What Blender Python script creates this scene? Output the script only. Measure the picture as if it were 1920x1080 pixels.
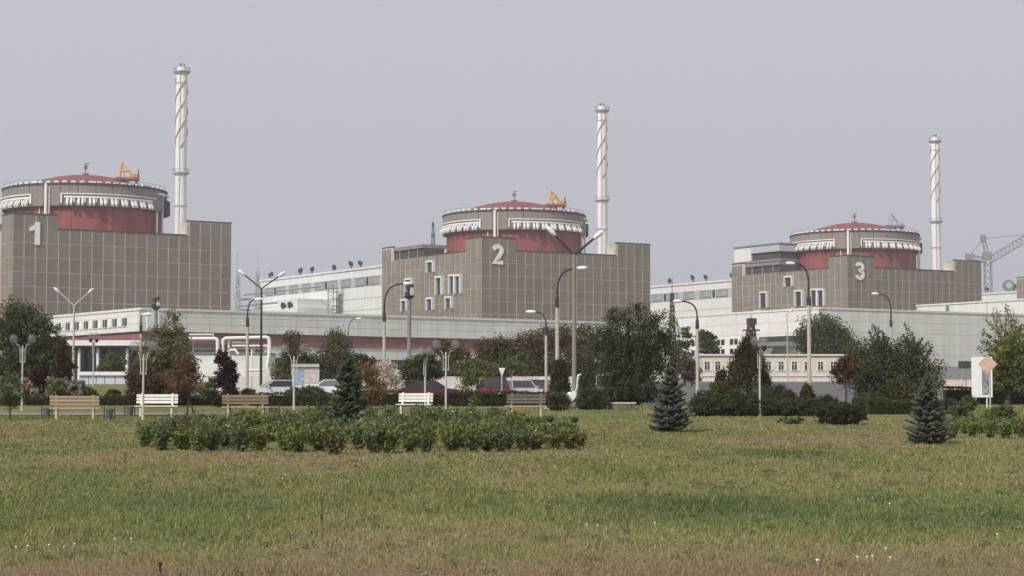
import bpy, math, random
import numpy as np
R = math.radians
scene = bpy.context.scene
for o in list(bpy.data.objects):
    bpy.data.objects.remove(o)
COL = scene.collection

# ------------------------------------------------------------------ camera, sky, sun, exposure
F, PITCH, EYE = 3819.4, R(3.32), 1.6          # focal length in photo pixels (1920 wide), tilt, eye height
cam_d = bpy.data.cameras.new('camera'); cam = bpy.data.objects.new('camera', cam_d); COL.objects.link(cam)
cam.location = (0, 0, EYE); cam.rotation_euler = (R(90) + PITCH, 0, 0)
cam_d.sensor_width = 36; cam_d.lens = 36 * F / 1920; cam_d.clip_start = .1; cam_d.clip_end = 6000
scene.camera = cam
SUN_EL, SUN_AZ = R(42), R(38)                 # sun stands left of the camera's back
world = bpy.data.worlds.new('World'); scene.world = world; world.use_nodes = True
nt = world.node_tree; bg = nt.nodes['Background']
sky = nt.nodes.new('ShaderNodeTexSky'); sky.sky_type = 'NISHITA'; sky.sun_disc = False
sky.sun_elevation = SUN_EL; sky.sun_rotation = R(180) + SUN_AZ
sky.air_density = 1.0; sky.dust_density = 6.0; sky.ozone_density = 1.0
bw = nt.nodes.new('ShaderNodeHueSaturation'); bw.inputs['Saturation'].default_value = .12
mx = nt.nodes.new('ShaderNodeMixRGB'); mx.inputs['Fac'].default_value = .86
mx.inputs['Color2'].default_value = (5.26, 5.33, 5.84, 1)     # pale lavender-grey veil of high cloud
nt.links.new(sky.outputs[0], bw.inputs['Color']); nt.links.new(bw.outputs[0], mx.inputs['Color1'])
nt.links.new(mx.outputs[0], bg.inputs['Color']); bg.inputs['Strength'].default_value = .10
sl = bpy.data.lights.new('sun', 'SUN'); so = bpy.data.objects.new('sun', sl); COL.objects.link(so)
sl.energy = 3.0; sl.angle = R(1.2); sl.color = (1, .955, .9)
so.rotation_euler = (R(90) - SUN_EL, 0, -SUN_AZ); so.location = (-60, -80, 120)
scene.view_settings.view_transform = 'Standard'; scene.view_settings.look = 'None'
scene.view_settings.exposure = 0.16; scene.view_settings.gamma = 1.0
scene.view_settings.use_curve_mapping = False

# ------------------------------------------------------------------ helpers
rng = np.random.default_rng(7); random.seed(7)
def fbm(x, y, seed=0, oct=4):
    x = np.asarray(x, float); y = np.asarray(y, float); t = np.zeros(np.broadcast(x, y).shape); a = 1.; s = 0
    for o in range(oct):
        xi = np.floor(x).astype(np.int64); yi = np.floor(y).astype(np.int64); fx = x - xi; fy = y - yi
        fx = fx*fx*(3-2*fx); fy = fy*fy*(3-2*fy)
        def h(i, j):
            n = (i*374761393 + j*668265263 + (seed+o)*974634777) & 0x7fffffff
            n = ((n ^ (n >> 13)) * 1274126177) & 0x7fffffff
            return ((n ^ (n >> 16)) & 0xffff) / 65535.
        t = t + a*((h(xi, yi)*(1-fx)+h(xi+1, yi)*fx)*(1-fy) + (h(xi, yi+1)*(1-fx)+h(xi+1, yi+1)*fx)*fy)
        s += a; a *= .5; x = x*2.03+11.3; y = y*2.03+7.7
    return t/s
def gz(x, y):
    """ground height: the lawn climbs gently away from the camera, the plant stands on a level terrace"""
    yy = np.minimum(np.maximum(np.asarray(y, float), -20.), 250.)
    yr = np.asarray(y, float); dip = .45*np.clip((yr-104)/12, 0, 1)*np.clip((185-yr)/40, 0, 1)
    z = .02*(yy-19) - dip + .05*(fbm(np.asarray(x)*.16, np.asarray(y)*.16, 3, 2)-.5)*np.clip((120-np.asarray(y))/40., 0, 1)
    return z if z.ndim else float(z)
def P(px, py, Y):
    u, v = px-960, 540-py
    dy = F*math.cos(PITCH)-v*math.sin(PITCH); dz = F*math.sin(PITCH)+v*math.cos(PITCH)
    t = Y/dy
    return (u*t, Y, EYE+dz*t)
def G(px, Y):
    z = gz((px-960)/F*Y, Y)
    for _ in range(3):
        x = (px-960)/F*(Y*math.cos(PITCH)+(z-EYE)*math.sin(PITCH)); z = gz(x, Y)
    return (x, Y, z)

class MB:
    def __init__(s): s.v = []; s.f = []
    def quad(s, a, b, c, d): n = len(s.v); s.v += [a, b, c, d]; s.f.append((n, n+1, n+2, n+3)); return s
    def box(s, x0, x1, y0, y1, z0, z1):
        n = len(s.v)
        s.v += [(x0,y0,z0),(x1,y0,z0),(x1,y1,z0),(x0,y1,z0),(x0,y0,z1),(x1,y0,z1),(x1,y1,z1),(x0,y1,z1)]
        s.f += [(n,n+3,n+2,n+1),(n+4,n+5,n+6,n+7),(n,n+1,n+5,n+4),(n+1,n+2,n+6,n+5),(n+2,n+3,n+7,n+6),(n+3,n,n+4,n+7)]
        return s
    def cbox(s, cx, cy, cz, sx, sy, sz): return s.box(cx-sx/2, cx+sx/2, cy-sy/2, cy+sy/2, cz-sz/2, cz+sz/2)
    def prism(s, poly, axis, a, b):
        """extrude a polygon (2D) along an axis from a to b"""
        n = len(s.v); k = len(poly)
        def pt(p, h): return (h, p[0], p[1]) if axis == 'x' else ((p[0], h, p[1]) if axis == 'y' else (p[0], p[1], h))
        s.v += [pt(p, a) for p in poly]+[pt(p, b) for p in poly]
        s.f += [tuple(range(n, n+k))[::-1], tuple(range(n+k, n+2*k))]
        s.f += [(n+i, n+(i+1) % k, n+k+(i+1) % k, n+k+i) for i in range(k)]
        return s
    def tube(s, pts, rad, seg=8, cap=True):
        pts = [np.array(p, float) for p in pts]; n0 = len(s.v); m = len(pts)
        rads = rad if hasattr(rad, '__len__') else [rad]*m
        up = None
        for i, p in enumerate(pts):
            d = pts[min(i+1, m-1)]-pts[max(i-1, 0)]; d = d/(np.linalg.norm(d)+1e-9)
            if up is None: up = np.array([1, 0, 0.]) if abs(d[0]) < .9 else np.array([0, 1., 0])
            a = np.cross(d, up); a /= np.linalg.norm(a)+1e-9; b = np.cross(d, a); up = np.cross(a, d)*1.; up = b if False else up
            for k in range(seg):
                t = 2*math.pi*k/seg; q = p+(a*math.cos(t)+b*math.sin(t))*rads[i]; s.v.append(tuple(q))
        for i in range(m-1):
            for k in range(seg):
                a0 = n0+i*seg+k; a1 = n0+i*seg+(k+1) % seg
                s.f.append((a0, a1, a1+seg, a0+seg))
        if cap:
            s.f.append(tuple(n0+k for k in range(seg))[::-1]); s.f.append(tuple(n0+(m-1)*seg+k for k in range(seg)))
        return s
    def lathe(s, prof, seg=48, a0=0., a1=2*math.pi, cx=0, cy=0):
        """prof: list of (r,z) ; revolve"""
        full = abs(a1-a0-2*math.pi) < 1e-6; n0 = len(s.v); k = len(prof); m = seg if full else seg+1
        for i in range(m):
            t = a0+(a1-a0)*i/seg
            s.v += [(cx+r*math.cos(t), cy+r*math.sin(t), z) for r, z in prof]
        for i in range(seg):
            j = (i+1) % m
            for q in range(k-1):
                s.f.append((n0+i*k+q, n0+j*k+q, n0+j*k+q+1, n0+i*k+q+1))
        return s
    def arcbox(s, r0, r1, z0, z1, a0, a1, seg=4):
        """a curved slab between radii"""
        n0 = len(s.v)
        for i in range(seg+1):
            t = a0+(a1-a0)*i/seg; c, q = math.cos(t), math.sin(t)
            s.v += [(r0*c,r0*q,z0),(r1*c,r1*q,z0),(r1*c,r1*q,z1),(r0*c,r0*q,z1)]
        for i in range(seg):
            for q in range(4):
                s.f.append((n0+i*4+q, n0+(i+1)*4+q, n0+(i+1)*4+(q+1) % 4, n0+i*4+(q+1) % 4))
        e = n0+seg*4
        s.f += [(n0, n0+3, n0+2, n0+1)[::-1], (e, e+1, e+2, e+3)[::-1]]
        return s
    def mesh(s, name, mat, smooth=False):
        me = bpy.data.meshes.new(name); me.from_pydata([tuple(map(float, v)) for v in s.v], [], s.f)
        me.materials.append(mat)
        if smooth: me.shade_smooth()
        import bmesh
        bm = bmesh.new(); bm.from_mesh(me); bmesh.ops.recalc_face_normals(bm, faces=bm.faces); bm.to_mesh(me); bm.free()
        return me
    def build(s, name, mat, parent=None, loc=(0,0,0), rot=0, smooth=False):
        return inst(name, s.mesh(name, mat, smooth), parent, loc, rot)
def inst(name, me, parent=None, loc=(0,0,0), rot=0):
    o = bpy.data.objects.new(name, me); COL.objects.link(o); o.location = loc
    o.rotation_euler = (0, 0, rot) if not hasattr(rot, '__len__') else rot
    if parent: o.parent = parent
    return o
def tag(o, label=None, cat=None, group=None, kind=None):
    if label: o['label'] = label
    if cat: o['category'] = cat
    if group: o['group'] = group
    if kind: o['kind'] = kind
    return o
def thing(name, label, cat, loc=(0,0,0), rot=0, group=None):
    return tag(inst(name, None, None, loc, rot), label, cat, group)
def copy_tree(o, parent=None):
    c = o.copy(); COL.objects.link(c); c.parent = parent
    for ch in list(o.children): copy_tree(ch, c)
    return c

# ------------------------------------------------------------------ materials
def M(name, col, rough=.85, var=.12, scale=3., bump=0., metal=0., streak=None, obj_var=0., col_alt=None, col2=None, spec=.3, coord='Object'):
    m = bpy.data.materials.new(name); m.use_nodes = True; n = m.node_tree; p = n.nodes['Principled BSDF']
    p.inputs['Roughness'].default_value = rough; p.inputs['Metallic'].default_value = metal
    p.inputs['Specular IOR Level'].default_value = spec
    tc = n.nodes.new('ShaderNodeTexCoord'); src = tc.outputs[coord]
    if streak:
        mp = n.nodes.new('ShaderNodeMapping'); mp.inputs['Scale'].default_value = streak; n.links.new(src, mp.inputs[0]); src = mp.outputs[0]
    nz = n.nodes.new('ShaderNodeTexNoise'); nz.inputs['Scale'].default_value = scale; nz.inputs['Detail'].default_value = 5
    nz.inputs['Roughness'].default_value = .65
    n.links.new(src, nz.inputs['Vector'])
    rp = n.nodes.new('ShaderNodeValToRGB')
    c2 = col2 or tuple(c*(1+var) for c in col); c1 = col if col2 else tuple(c*(1-var) for c in col)
    rp.color_ramp.elements[0].position = .33; rp.color_ramp.elements[1].position = .68
    rp.color_ramp.elements[0].color = (*c1, 1); rp.color_ramp.elements[1].color = (*c2, 1)
    n.links.new(nz.outputs['Fac'], rp.inputs['Fac']); out = rp.outputs['Color']
    if obj_var:
        oi = n.nodes.new('ShaderNodeObjectInfo'); mr = n.nodes.new('ShaderNodeMapRange')
        mr.inputs['To Min'].default_value = 1-obj_var; mr.inputs['To Max'].default_value = 1+obj_var
        n.links.new(oi.outputs['Random'], mr.inputs['Value'])
        hs = n.nodes.new('ShaderNodeHueSaturation'); n.links.new(mr.outputs[0], hs.inputs['Value']); n.links.new(out, hs.inputs['Color']); out = hs.outputs[0]
    if col_alt:
        oi2 = n.nodes.new('ShaderNodeObjectInfo'); wn = n.nodes.new('ShaderNodeTexWhiteNoise'); wn.noise_dimensions = '1D'; n.links.new(oi2.outputs['Random'], wn.inputs['W'])
        ma = n.nodes.new('ShaderNodeMath'); ma.operation = 'POWER'; ma.inputs[1].default_value = 3.2; n.links.new(wn.outputs['Value'], ma.inputs[0])
        mm = n.nodes.new('ShaderNodeMixRGB'); mm.inputs['Color2'].default_value = (*col_alt, 1); n.links.new(ma.outputs[0], mm.inputs['Fac']); n.links.new(out, mm.inputs['Color1']); out = mm.outputs[0]
    n.links.new(out, p.inputs['Base Color'])
    if bump:
        b = n.nodes.new('ShaderNodeBump'); b.inputs['Strength'].default_value = bump; n.links.new(nz.outputs['Fac'], b.inputs['Height']); n.links.new(b.outputs[0], p.inputs['Normal'])
    return m
def Mleaf(name, rough=.75, trans=.25):
    m = bpy.data.materials.new(name); m.use_nodes = True; n = m.node_tree; p = n.nodes['Principled BSDF']
    a = n.nodes.new('ShaderNodeAttribute'); a.attribute_name = 'Col'
    n.links.new(a.outputs['Color'], p.inputs['Base Color']); p.inputs['Roughness'].default_value = rough; p.inputs['Specular IOR Level'].default_value = .2
    t = n.nodes.new('ShaderNodeBsdfTranslucent'); n.links.new(a.outputs['Color'], t.inputs['Color'])
    x = n.nodes.new('ShaderNodeMixShader'); x.inputs[0].default_value = trans
    n.links.new(p.outputs[0], x.inputs[1]); n.links.new(t.outputs[0], x.inputs[2])
    n.links.new(x.outputs[0], n.nodes['Material Output'].inputs['Surface'])
    return m
LEAF = Mleaf('leaf'); GRASS = Mleaf('grass_blade', .8, .2)
def Mground(name, bumpscale=60):
    m = bpy.data.materials.new(name); m.use_nodes = True; n = m.node_tree; p = n.nodes['Principled BSDF']
    a = n.nodes.new('ShaderNodeAttribute'); a.attribute_name = 'Col'; p.inputs['Roughness'].default_value = .95; p.inputs['Specular IOR Level'].default_value = .1
    tc = n.nodes.new('ShaderNodeTexCoord'); nz = n.nodes.new('ShaderNodeTexNoise'); nz.inputs['Scale'].default_value = 9; nz.inputs['Detail'].default_value = 8; nz.inputs['Roughness'].default_value = .75
    n.links.new(tc.outputs['Object'], nz.inputs['Vector'])
    mr = n.nodes.new('ShaderNodeMapRange'); mr.inputs['From Min'].default_value = .3; mr.inputs['From Max'].default_value = .7; mr.inputs['To Min'].default_value = .62; mr.inputs['To Max'].default_value = 1.35
    n.links.new(nz.outputs['Fac'], mr.inputs['Value'])
    hs = n.nodes.new('ShaderNodeHueSaturation'); n.links.new(mr.outputs[0], hs.inputs['Value']); n.links.new(a.outputs['Color'], hs.inputs['Color'])
    n.links.new(hs.outputs[0], p.inputs['Base Color'])
    b = n.nodes.new('ShaderNodeBump'); b.inputs['Strength'].default_value = .5; b.inputs['Distance'].default_value = .03; n.links.new(nz.outputs['Fac'], b.inputs['Height']); n.links.new(b.outputs[0], p.inputs['Normal'])
    return m
GROUND = Mground('lawn_soil')
CONC = M('panel_concrete', (.222, .190, .153), .9, .17, .5, .15, streak=(1, 1, .35), obj_var=.11, col_alt=(.235, .185, .178))
JOINT = M('joint_mortar', (.36, .325, .265), .9, .3, .2, col2=(.66, .60, .50))
RING = M('ring_concrete', (.25, .215, .2), .9, .14, .5, .1, streak=(1, 1, .3), obj_var=.08)
REDP = M('red_paint', (.245, .075, .07), .75, .3, .35, streak=(1, 1, .18))
DOME = M('dome_red_paint', (.235, .062, .066), .7, .22, .25)
MARO = M('maroon_cladding', (.27, .105, .115), .7, .12, .3)
WHITE = M('white_paint', (.76, .75, .735), .6, .07, .6)
DIGIT = M('numeral_white', (.84, .83, .80), .6, .04, .6)
WCLAD = M('white_cladding', (.70, .70, .685), .65, .11, .6, streak=(1, 1, .22), obj_var=.05, col_alt=(.72, .66, .645))
WJOINT = M('cladding_joint', (.36, .365, .365), .8, .1, .5)
CREAM = M('cream_plaster', (.62, .55, .46), .85, .07, .8)
DARKR = M('dark_rim', (.07, .062, .06), .9, .2, .6)
DARK = M('dark_steel', (.045, .043, .043), .6, .2, 2)
GREYM = M('grey_steel', (.22, .22, .225), .6, .12, 2)
PALEM = M('pale_steel', (.46, .46, .47), .5, .1, 1)
STACKW = M('stack_white', (.76, .755, .75), .55, .06, .15, streak=(1, 1, .3))
STRAKE = M('strake_red', (.50, .27, .27), .7, .1, 1)
YEL = M('yellow_crane_paint', (.62, .33, .05), .6, .12, 1)
GLASS = M('dark_glass', (.028, .03, .033), .12, .3, .4, spec=.6)
ROOF = M('roof_felt', (.19, .18, .18), .95, .15, .3)
POST = M('post_cream_paint', (.46, .425, .37), .7, .1, 6)
POSTD = M('post_grey_brown', (.25, .23, .19), .8, .12, 5)
POSTW = M('post_white_paint', (.48, .465, .42), .7, .14, 6)
WOODT = M('tan_slat_paint', (.56, .44, .31), .7, .14, 14, streak=(1, 6, 6), obj_var=.08)
WOODW = M('white_slat_paint', (.68, .65, .58), .65, .08, 14, streak=(1, 6, 6), obj_var=.05)
WOODB = M('weathered_slat', (.33, .25, .17), .8, .2, 14, streak=(1, 6, 6), obj_var=.14)
WOODG = M('grey_slat', (.25, .22, .19), .8, .18, 14, streak=(1, 6, 6), obj_var=.1)
BARK = M('bark', (.085, .066, .05), .95, .3, 9, .4, streak=(1, 1, .25))
BARKP = M('pale_bark', (.16, .125, .095), .95, .3, 9, .4, streak=(1, 1, .25))
ASPH = M('asphalt', (.125, .12, .115), .95, .2, 1.2, .1)
PAVE = M('path_paving', (.19, .175, .15), .95, .18, 1.5, .1)
SLABC = M('slab_concrete', (.60, .575, .55), .9, .12, 1.2, obj_var=.08)
BINC = M('bin_concrete', (.12, .115, .105), .95, .2, 12, .2)
def Mglobe():
    m = M('smoked_globe', (.30, .285, .28), .2, .1, 3); n = m.node_tree; p = n.nodes['Principled BSDF']
    tr = n.nodes.new('ShaderNodeBsdfTransparent'); x = n.nodes.new('ShaderNodeMixShader'); x.inputs[0].default_value = .30
    n.links.new(tr.outputs[0], x.inputs[1]); n.links.new(p.outputs[0], x.inputs[2]); n.links.new(x.outputs[0], n.nodes['Material Output'].inputs['Surface'])
    return m
GLOBE = Mglobe()
BLUEP = M('blue_print', (.12, .19, .42), .5, .3, 5, col2=(.5, .55, .66))
PINKP = M('pink_print', (.45, .32, .34), .5, .3, 6, col2=(.7, .68, .68))
GREYP = M('poster_print', (.10, .11, .15), .5, .3, 7, col2=(.42, .42, .47))
DIAM = M('faded_sign_face', (.55, .40, .32), .6, .12, 4)
TYRE = M('tyre', (.02, .02, .02), .9, .2, 8)
def Mcar(name, c): return M(name, c, .25, .04, 1, spec=.6)

# ------------------------------------------------------------------ ground and lawn colours
def lawn_col(x, y):
    """real tints of the turf: straw-dry, green and clover areas (x,y arrays) -> (n,3)"""
    x = np.asarray(x, float); y = np.asarray(y, float)
    n1 = fbm(x*.55, y*.28, 21); n2 = fbm(x*1.7, y*1.1, 31); n3 = fbm(x*.16, y*.10, 41)
    g = .585+(n1-.5)*1.25+(n2-.5)*.55+(n3-.5)*.7
    def blob(px, py, rx, ry, a):
        Y = 7562/(py-684.6); X = (px-960)/F*Y; dY = abs(7562/(py-ry-684.6)-7562/(py+ry-684.6))/2; dX = rx/F*Y
        return a*np.exp(-((x-X)/dX)**2-((y-Y)/dY)**2)
    g = g+blob(300, 945, 330, 42, .55)+blob(60, 1000, 260, 25, .3)+blob(1330, 945, 230, 22, .9)+blob(1620, 958, 420, 32, .65)
    g = g+blob(1120, 940, 60, 10, .6)+blob(1470, 852, 110, 9, .6)+blob(1900, 960, 300, 40, .35)+blob(1150, 830, 200, 22, .35)+blob(900, 900, 500, 25, .12)
    g = g-blob(960, 1075, 1500, 32, .7)-blob(1500, 1030, 500, 20, .3)-blob(900, 1010, 400, 25, .3)-blob(1450, 822, 230, 6, .5)-blob(200, 862, 200, 14, .35)
    g = g-blob(560, 862, 420, 10, .3)-blob(1000, 940, 50, 30, .2)+.20*np.clip((y-66)/20, 0, 1)
    deep = blob(1330, 947, 190, 18, 1.)+blob(1480, 850, 90, 7, .7)+blob(1800, 968, 250, 16, .55)+blob(330, 935, 150, 14, .35)
    n4 = fbm(x*2.6, y*1.3, 61, 3); deep = deep+.55*np.clip((n4-.62)*6, 0, 1)*np.clip((y-20)/4, 0, 1)
    g = np.clip(g, 0, 1)[..., None]; deep = np.clip(deep+(n2-.5)*.5*np.clip(deep*2, 0, 1), 0, 1)[..., None]
    dry = np.array([.232, .178, .100]); mid = np.array([.205, .186, .080]); grn = np.array([.145, .160, .055]); dk = np.array([.070, .104, .042])
    c = np.where(g < .5, dry+(mid-dry)*g*2, mid+(grn-mid)*(g*2-1))
    c = c+(dk-c)*deep
    br = np.exp(-((y-19.2)/1.6)**2)[..., None]*.35
    return c*(1-br)+np.array([.15, .105, .07])*br
def set_col(me, cols):
    a = me.attributes.new('Col', 'FLOAT_COLOR', 'POINT'); buf = np.ones((len(cols), 4), np.float32); buf[:, :3] = cols
    a.data.foreach_set('color', buf.ravel())
def np_mesh(name, V, nper, cols, mat):
    """faces of nper consecutive verts"""
    me = bpy.data.meshes.new(name); n = len(V); k = n//nper
    me.vertices.add(n); me.vertices.foreach_set('co', V.astype(np.float32).ravel())
    me.loops.add(n); me.loops.foreach_set('vertex_index', np.arange(n, dtype=np.int32))
    me.polygons.add(k); me.polygons.foreach_set('loop_start', (np.arange(k)*nper).astype(np.int32))
    me.update(calc_edges=True); me.validate(); set_col(me, cols); me.materials.append(mat)
    return me
def make_ground():
    ys = np.concatenate([np.linspace(-60, 12, 12), np.arange(14, 62, .3), np.arange(62, 100, .6), np.linspace(101, 260, 40), np.linspace(270, 1500, 30)])
    xs = np.concatenate([np.linspace(-700, -70, 14), np.linspace(-62, -25, 20), np.arange(-24, 24.1, .3), np.linspace(25, 62, 20), np.linspace(70, 700, 14)])
    X, Y = np.meshgrid(xs, ys); Z = gz(X, Y); V = np.stack([X, Y, Z], -1).reshape(-1, 3)
    nx, ny = len(xs), len(ys); i = np.arange(nx-1); j = np.arange(ny-1); J, I = np.meshgrid(j, i, indexing='ij'); b = (J*nx+I).ravel()
    f = np.stack([b, b+1, b+1+nx, b+nx], -1)
    me = bpy.data.meshes.new('ground'); me.from_pydata(V.tolist(), [], f.tolist())
    set_col(me, lawn_col(V[:, 0], V[:, 1])*.92); me.materials.append(GROUND); me.shade_smooth()
    return tag(inst('ground', me), kind='structure')
make_ground()
def sheet(name, poly, mat, dz):
    """flat strip laid on the ground, poly of (x,y) as a subdivided quad"""
    (x0, y0), (x1, y1), (x2, y2), (x3, y3) = poly; m = MB(); n = 24; k = 16
    for i in range(k+1):
        for j in range(n+1):
            s, t = j/n, i/k
            x = (x0*(1-s)+x1*s)*(1-t)+(x3*(1-s)+x2*s)*t; y = (y0*(1-s)+y1*s)*(1-t)+(y3*(1-s)+y2*s)*t
            m.v.append((x, y, gz(x, y)+dz))
    for i in range(k):
        for j in range(n): a = i*(n+1)+j; m.f.append((a, a+1, a+n+2, a+n+1))
    return tag(m.build(name, mat), kind='structure')
sheet('path', [(-24, 79.5), (0.3, 79.5), (0.3, 84.0), (-24, 84.5)], PAVE, .03)
sheet('road', [(-60, 118), (60, 118), (75, 160), (-75, 160)], ASPH, .012)
sheet('car_park', [(8, 160.5), (60, 160.5), (75, 245), (8, 245)], ASPH, .012)

def grass_field():
    Vs, Cs = [], []
    for (y0, y1, dens, h, w) in ((16.5, 22, 700, .052, .0055), (22, 30, 480, .052, .0078), (30, 42, 300, .048, .011), (42, 62, 150, .042, .018), (62, 79, 80, .04, .026), (84.8, 99, 40, .05, .032)):
        wid = 1.06*960/F
        n = int((y1-y0)*dens*(y0+y1)*wid); t = rng.random(n)
        y = np.sqrt(y0*y0+(y1*y1-y0*y0)*t); x = (rng.random(n)*2-1)*wid*y
        if y0 >= 60: 
            k = ~((x > -24) & (x < .4) & (y > 79)); x, y = x[k], y[k]; n = len(x)
        c = lawn_col(x, y); gr = np.clip((c[:, 1]-c[:, 0])*14+.5, 0, 1)
        tuft = fbm(x*2.2, y*1.4, 77, 3); hh = h*(.45+rng.random(n)*.8)*(.2+1.7*tuft**1.3)*(1+.35*gr)
        tall = rng.random(n) < .012; hh = np.where(tall, hh*2.3, hh)
        ang = rng.random(n)*2*np.pi; dx, dy = np.cos(ang), np.sin(ang); ww = w*(.6+.8*rng.random(n))
        la = rng.random(n)*2*np.pi; lean = hh*(.15+.75*rng.random(n))
        z = gz(x, y)
        a = np.stack([x-dx*ww, y-dy*ww, z-.004], -1); b = np.stack([x+dx*ww, y+dy*ww, z-.004], -1)
        tp = np.stack([x+np.cos(la)*lean, y+np.sin(la)*lean, z+hh], -1)
        Vs.append(np.stack([a, b, tp], 1).reshape(-1, 3))
        straw = (rng.random(n) < .09)[:, None]; cc = c*(.72+.85*rng.random(n))[:, None]*1.14
        cc = np.where(straw, np.array([.36, .30, .18])*(.6+.6*rng.random(n))[:, None], cc)
        Cs.append(np.repeat(cc, 3, 0))
    V = np.concatenate(Vs); C = np.concatenate(Cs)
    # taller seed stems and broad-leaved weeds scattered through the turf
    n = 2600; y = 17+rng.random(n)**.8*45; x = (rng.random(n)*2-1)*.266*y; k = fbm(x*.5, y*.3, 91) > .5; x, y = x[k], y[k]; n = len(x); z = gz(x, y)
    hh = .07+.13*rng.random(n); w = .0018*y/20; la = rng.random(n)*6.28; sc = np.array([.30, .23, .13])*(.5+.7*rng.random(n))[:, None]
    V = np.concatenate([V, np.stack([np.stack([x-w, y, z], -1), np.stack([x+w, y, z], -1), np.stack([x+np.cos(la)*hh*.3, y+np.sin(la)*hh*.3, z+hh], -1)], 1).reshape(-1, 3)]); C = np.concatenate([C, np.repeat(sc, 3, 0)])
    m_ = 900; cy = 17+rng.random(m_)**.8*50; cx = (rng.random(m_)*2-1)*.266*cy; per = 14; x = np.repeat(cx, per)+rng.normal(size=m_*per)*.05; y = np.repeat(cy, per)+rng.normal(size=m_*per)*.06; n = len(x); z = gz(x, y)+.012+.05*rng.random(n)
    a = rng.random(n)*6.28; l = .022+.028*rng.random(n); pale = np.repeat(rng.random(m_) < .25, per)[:, None]
    wc = np.where(pale, np.array([.24, .25, .14]), np.array([.085, .115, .045]))*(.6+.7*rng.random(n))[:, None]
    V = np.concatenate([V, np.stack([np.stack([x+np.cos(a)*l, y+np.sin(a)*l, z+.01], -1), np.stack([x-np.sin(a)*l*.6, y+np.cos(a)*l*.6, z], -1), np.stack([x-np.cos(a)*l, y-np.sin(a)*l, z-.012], -1)], 1).reshape(-1, 3)]); C = np.concatenate([C, np.repeat(wc, 3, 0)])
    o = inst('grass', np_mesh('grass', V, 3, C, GRASS)); tag(o, 'short dry and green grass blades of the lawn', 'grass', kind='stuff')
grass_field()

# ------------------------------------------------------------------ the plant: shared frame
A = R(32.05); E1 = np.array([math.cos(A), math.sin(A)]); E2 = np.array([-math.sin(A), math.cos(A)])
S = 64.66; H = S/2; GB = 4.0
def unit_center(i):
    r = R(31.72); return np.array([.706, 675.5])+148.6*(i-1)*np.array([math.cos(r), math.sin(r)])
def local(pt, c): d = np.array(pt[:2])-c; return float(d@E1), float(d@E2)
ZR, ZT = 50.2, 54.0
PW, PH = S/20, 4.0
panel_front = MB().box(.13, PW-.13, -.02, .02, .07, PH-.07).mesh('panel', CONC)
panel_side = MB().box(-.02, .02, .11, PW-.11, .05, PH-.05).mesh('panel', CONC)
def digit(n):
    """white block numeral drawn as flat bars, height 1, baseline 0, in x/z"""
    m = MB(); w = .2; d0, d1 = 0., 1.
    if n == 1:
        m.prism([(-.02, 0), (.2, 0), (.2, 1), (.02, 1), (-.04, .86), (-.26, .74), (-.26, .58), (-.02, .64)], 'y', 0, 1); return m
    if n == 2: pts = [(-.24, .72)]+[(.0+.23*math.cos(t), .70+.20*math.sin(t)) for t in np.linspace(R(170), R(-35), 12)]+[(.05, .36), (-.23, .10), (.3, .10)]
    if n == 3: pts = [(.0+.23*math.cos(t), .72+.18*math.sin(t)) for t in np.linspace(R(165), R(-80), 12)]+[(-.04, .53)]+[(.0+.25*math.cos(t), .30+.21*math.sin(t)) for t in np.linspace(R(85), R(-165), 13)]
    if n == 4: pts = [(.1, 0), (.1, .95), (-.27, .3), (.3, .3)]
    pts = [np.array(p) for p in pts]; L, Rr = [], []
    for i, p in enumerate(pts):
        a = pts[max(i-1, 0)]; b = pts[min(i+1, len(pts)-1)]; t = (b-a)/np.linalg.norm(b-a); nn = np.array([-t[1], t[0]])
        L.append(p+nn*w/2); Rr.append(p-nn*w/2)
    k0 = 0
    for i in range(len(pts)-1):
        m.prism([tuple(L[i]), tuple(Rr[i]), tuple(Rr[i+1]), tuple(L[i+1])], 'y', 0, 1)
    return m
# window openings of the left-hand face: centre distance from the near corner, sill, width, height, count
WIN = []
def win_spec():
    c = unit_center(1)
    for (x0, x1, y0, y1) in ((803,816,490,510),(763,775,523,555),(820,832,519,552),(845,856,516,550),(856,867,516,550),(755,766,562,583),(803,815,559,581),(838,850,557,578)):
        def hit(px, py):
            u, v = px-960, 540-py; d = np.array([u, F*math.cos(PITCH)-v*math.sin(PITCH), F*math.sin(PITCH)+v*math.cos(PITCH)])
            t = (c@E1-H)/(d[:2]@E1); return d[:2]@E2*t-(c@E2), EYE+d[2]*t
        a, zt = hit(x0, y0); b, zb = hit(x1, y1); WIN.append((b, a, zb, zt))
win_spec()
FRAMEW = WHITE
def bracket_meshes():
    R0 = 23.7; m = MB(); aw = R(3.0)
    for s in (-1, 1):
        t = s*aw*.42; c, q = math.cos(t), math.sin(t); ra, rb = R0+.05, R0+1.25
        px, py = -q*.28, c*.28
        def pt(r, z, k): return (r*c+px*k, r*q+py*k, z)
        for (p0, p1, p2, p3) in (((ra, 60.9), (ra, 60.1), (rb, 58.2), (rb+.3, 58.8)),):
            n = len(m.v)
            for k in (-1, 1): m.v += [pt(p0[0], p0[1], k), pt(p1[0], p1[1], k), pt(p2[0], p2[1], k), pt(p3[0], p3[1], k)]
            m.f += [(n, n+1, n+2, n+3), (n+7, n+6, n+5, n+4)]+[(n+i, n+4+i, n+4+(i+1) % 4, n+(i+1) % 4) for i in range(4)]
    m.arcbox(R0+.05, R0+.5, 60.45, 61.0, -aw*1.22, aw*1.22, 3)
    m.arcbox(R0+.05, R0+.35, 59.2, 60.5, aw*.8, aw*1.15, 2)
    return m.mesh('bracket', WHITE), MB().arcbox(R0+.05, R0+1.0, 58.0, 61.8, -R(1.6), R(1.6), 2).mesh('bracket', DARKR)
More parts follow.
